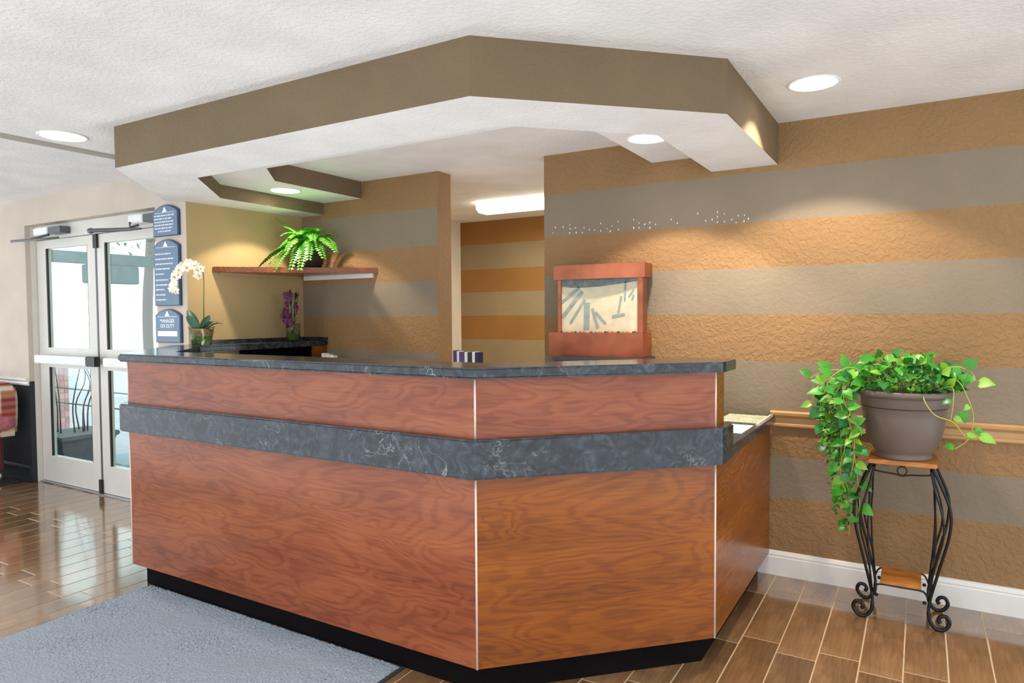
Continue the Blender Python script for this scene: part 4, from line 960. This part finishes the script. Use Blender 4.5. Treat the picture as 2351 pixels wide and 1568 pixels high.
tagp(mesh('area_rug', boxm(-8.6, -6.70, 1.55, 2.93, .0008, .010, bev=.003), pmat('dark_rug_pile', (58, 46, 46), .95, var=.5, vscale=12, bump=.6, bscale=200)), 'dark patterned area rug under the armchair by the entrance', 'rug')

# ------------------------------------------------------------------ outside the doors
g = mesh('ground_outside', boxm(-26, -4.52, 3.12, 22, -.09, -.03), M['concrete']); g['kind'] = 'structure'
me = bpy.data.meshes.new('paver'); bm = boxm(-.29, .29, -.29, .29, 0, .012, bev=.004); bm.to_mesh(me); bm.free(); me.materials.append(M['bluetile'])
for i in range(4):
    for j in range(4): inst('paver', me, g, Matrix.Translation((-5.2 - .6 * i, 3.5 + .6 * j, -.03)))
can = empty('canopy_beam', (-8.5, 5, 2.06), 'weathered teal canopy beam seen through the upper door glass', 'canopy')
mesh('fascia_board', boxm(-8.56, -8.46, 3.3, 9.0, 2.065, 2.20, bev=.004), M['teal'], can)
mesh('hanging_box', boxm(-8.60, -8.42, 4.45, 5.05, 1.84, 2.06, bev=.01), M['teal'], can)
for y in (6.5, 8.9): mesh('post', boxm(-8.56, -8.46, y, y + .1, -.03, 2.065), M['alu'], can)
bp_ = empty('brick_column', (-9.1, 4.5, -.03), 'rose brick column outside, seen through the lower left door glass', 'column')
mesh('mortar_core', boxm(-9.205, -9.095, 4.405, 4.515, -.03, 1.05), M['mortar'], bp_)
me = bpy.data.meshes.new('brick'); bm = boxm(-.0255, .0255, -.006, .006, 0, .062, bev=.002); bm.to_mesh(me); bm.free(); me.materials.append(M['brick'])
for r_ in range(14):
    for c_ in range(2):
        off = .03 if r_ % 2 else -.0
        inst('brick', me, bp_, Matrix.Translation((-9.177 + c_ * .054 + off * .1, 4.403, -.02 + r_ * .075)))
        inst('brick', me, bp_, Matrix.Translation((-9.093, 4.433 + c_ * .054 - off * .1, -.02 + r_ * .075)) @ Matrix.Rotation(PI / 2, 4, 'Z'))
pt_ = empty('outdoor_planter', (-7.2, 3.62, -.03), 'grey square planter with bare twigs outside the left door', 'planter')
bm = BM(); v0 = [bm.verts.new(q) for q in ((-7.38, 3.42, -.029), (-7.00, 3.42, -.029), (-7.00, 3.80, -.029), (-7.38, 3.80, -.029))]; v1 = [bm.verts.new(q) for q in ((-7.47, 3.36, .27), (-6.92, 3.36, .27), (-6.92, 3.88, .27), (-7.47, 3.88, .27))]
for i in range(4): bm.faces.new((v0[i], v0[(i + 1) % 4], v1[(i + 1) % 4], v1[i]))
bm.faces.new(v0); bm.faces.new(v1)
mesh('tub', bm, M['planter'], pt_); mesh('rim', boxm(-7.49, -6.90, 3.34, 3.90, .255, .30, bev=.01), M['planter'], pt_)
for k in range(7):
    x_, y_ = -7.35 + random.uniform(0, .3), 3.5 + random.uniform(0, .25)
    mesh('twig', tube(BM(), catmull([(x_, y_, .29), (x_ + random.uniform(-.06, .06), y_, .55), (x_ + random.uniform(-.12, .12), y_ + .02, .80), (x_ + random.uniform(-.2, .2), y_, 1.05)], 4), [.006 * (1 - i / 16) + .002 for i in range(13)], 5), M['bark'], pt_)
fr = empty('porch_railing', (-7.4, 4.2, -.03), 'thin pale porch railing outside the entrance doors', 'railing')
for z_ in (.45, .62): mesh('rail', tube(BM(), [(-9.0, 4.15, z_), (-5.2, 4.15, z_)], .009, 6), M['grey_metal'], fr)
for x_ in (-8.95, -7.78, -6.5, -5.3): mesh('post', tube(BM(), [(x_, 4.15, -.03), (x_, 4.15, 1.9 if x_ < -7.5 and x_ > -8 else .66)], .011, 6), M['grey_metal'], fr)
tr = empty('young_tree', (-11.6, 6.8, -.03), 'leafy tree branches outside above the canopy beam', 'tree')
mesh('trunk', tube(BM(), catmull([(-12.4, 7.6, -.03), (-12.45, 7.6, 1.4), (-12.3, 7.6, 2.8), (-12.0, 7.5, 3.6)], 5), [.10, .1, .1, .09, .09, .09, .09, .09, .08, .08, .08, .07, .07, .06, .05, .04], 8), M['bark'], tr)
bm = BM()
for k in range(200):
    p = Vector((random.gauss(-11.9, .7), random.gauss(7.4, .4), random.gauss(3.05, .28))); d = Vector((random.uniform(-1, 1), random.uniform(-1, 1), random.uniform(-1, 1))).normalized() * .07; s = d.cross(Vector((0, 0, 1))).normalized() * .03
    bm.faces.new([bm.verts.new(q) for q in (p - d, p + s, p + d, p - s)])
mesh('foliage', bm, M['leaf_c'], tr, kind='stuff')
for k in range(6): mesh('branch', tube(BM(), catmull([(-12.2, 7.55, 2.6 + k * .12), (-11.8 + .1 * k, 7.4, 2.85 + .08 * k), (-11.2 + .1 * k, 7.3, 2.75 + random.uniform(-.1, .4))], 4), [.02, .019, .018, .016, .014, .012, .01, .008, .006], 5), M['bark'], tr)
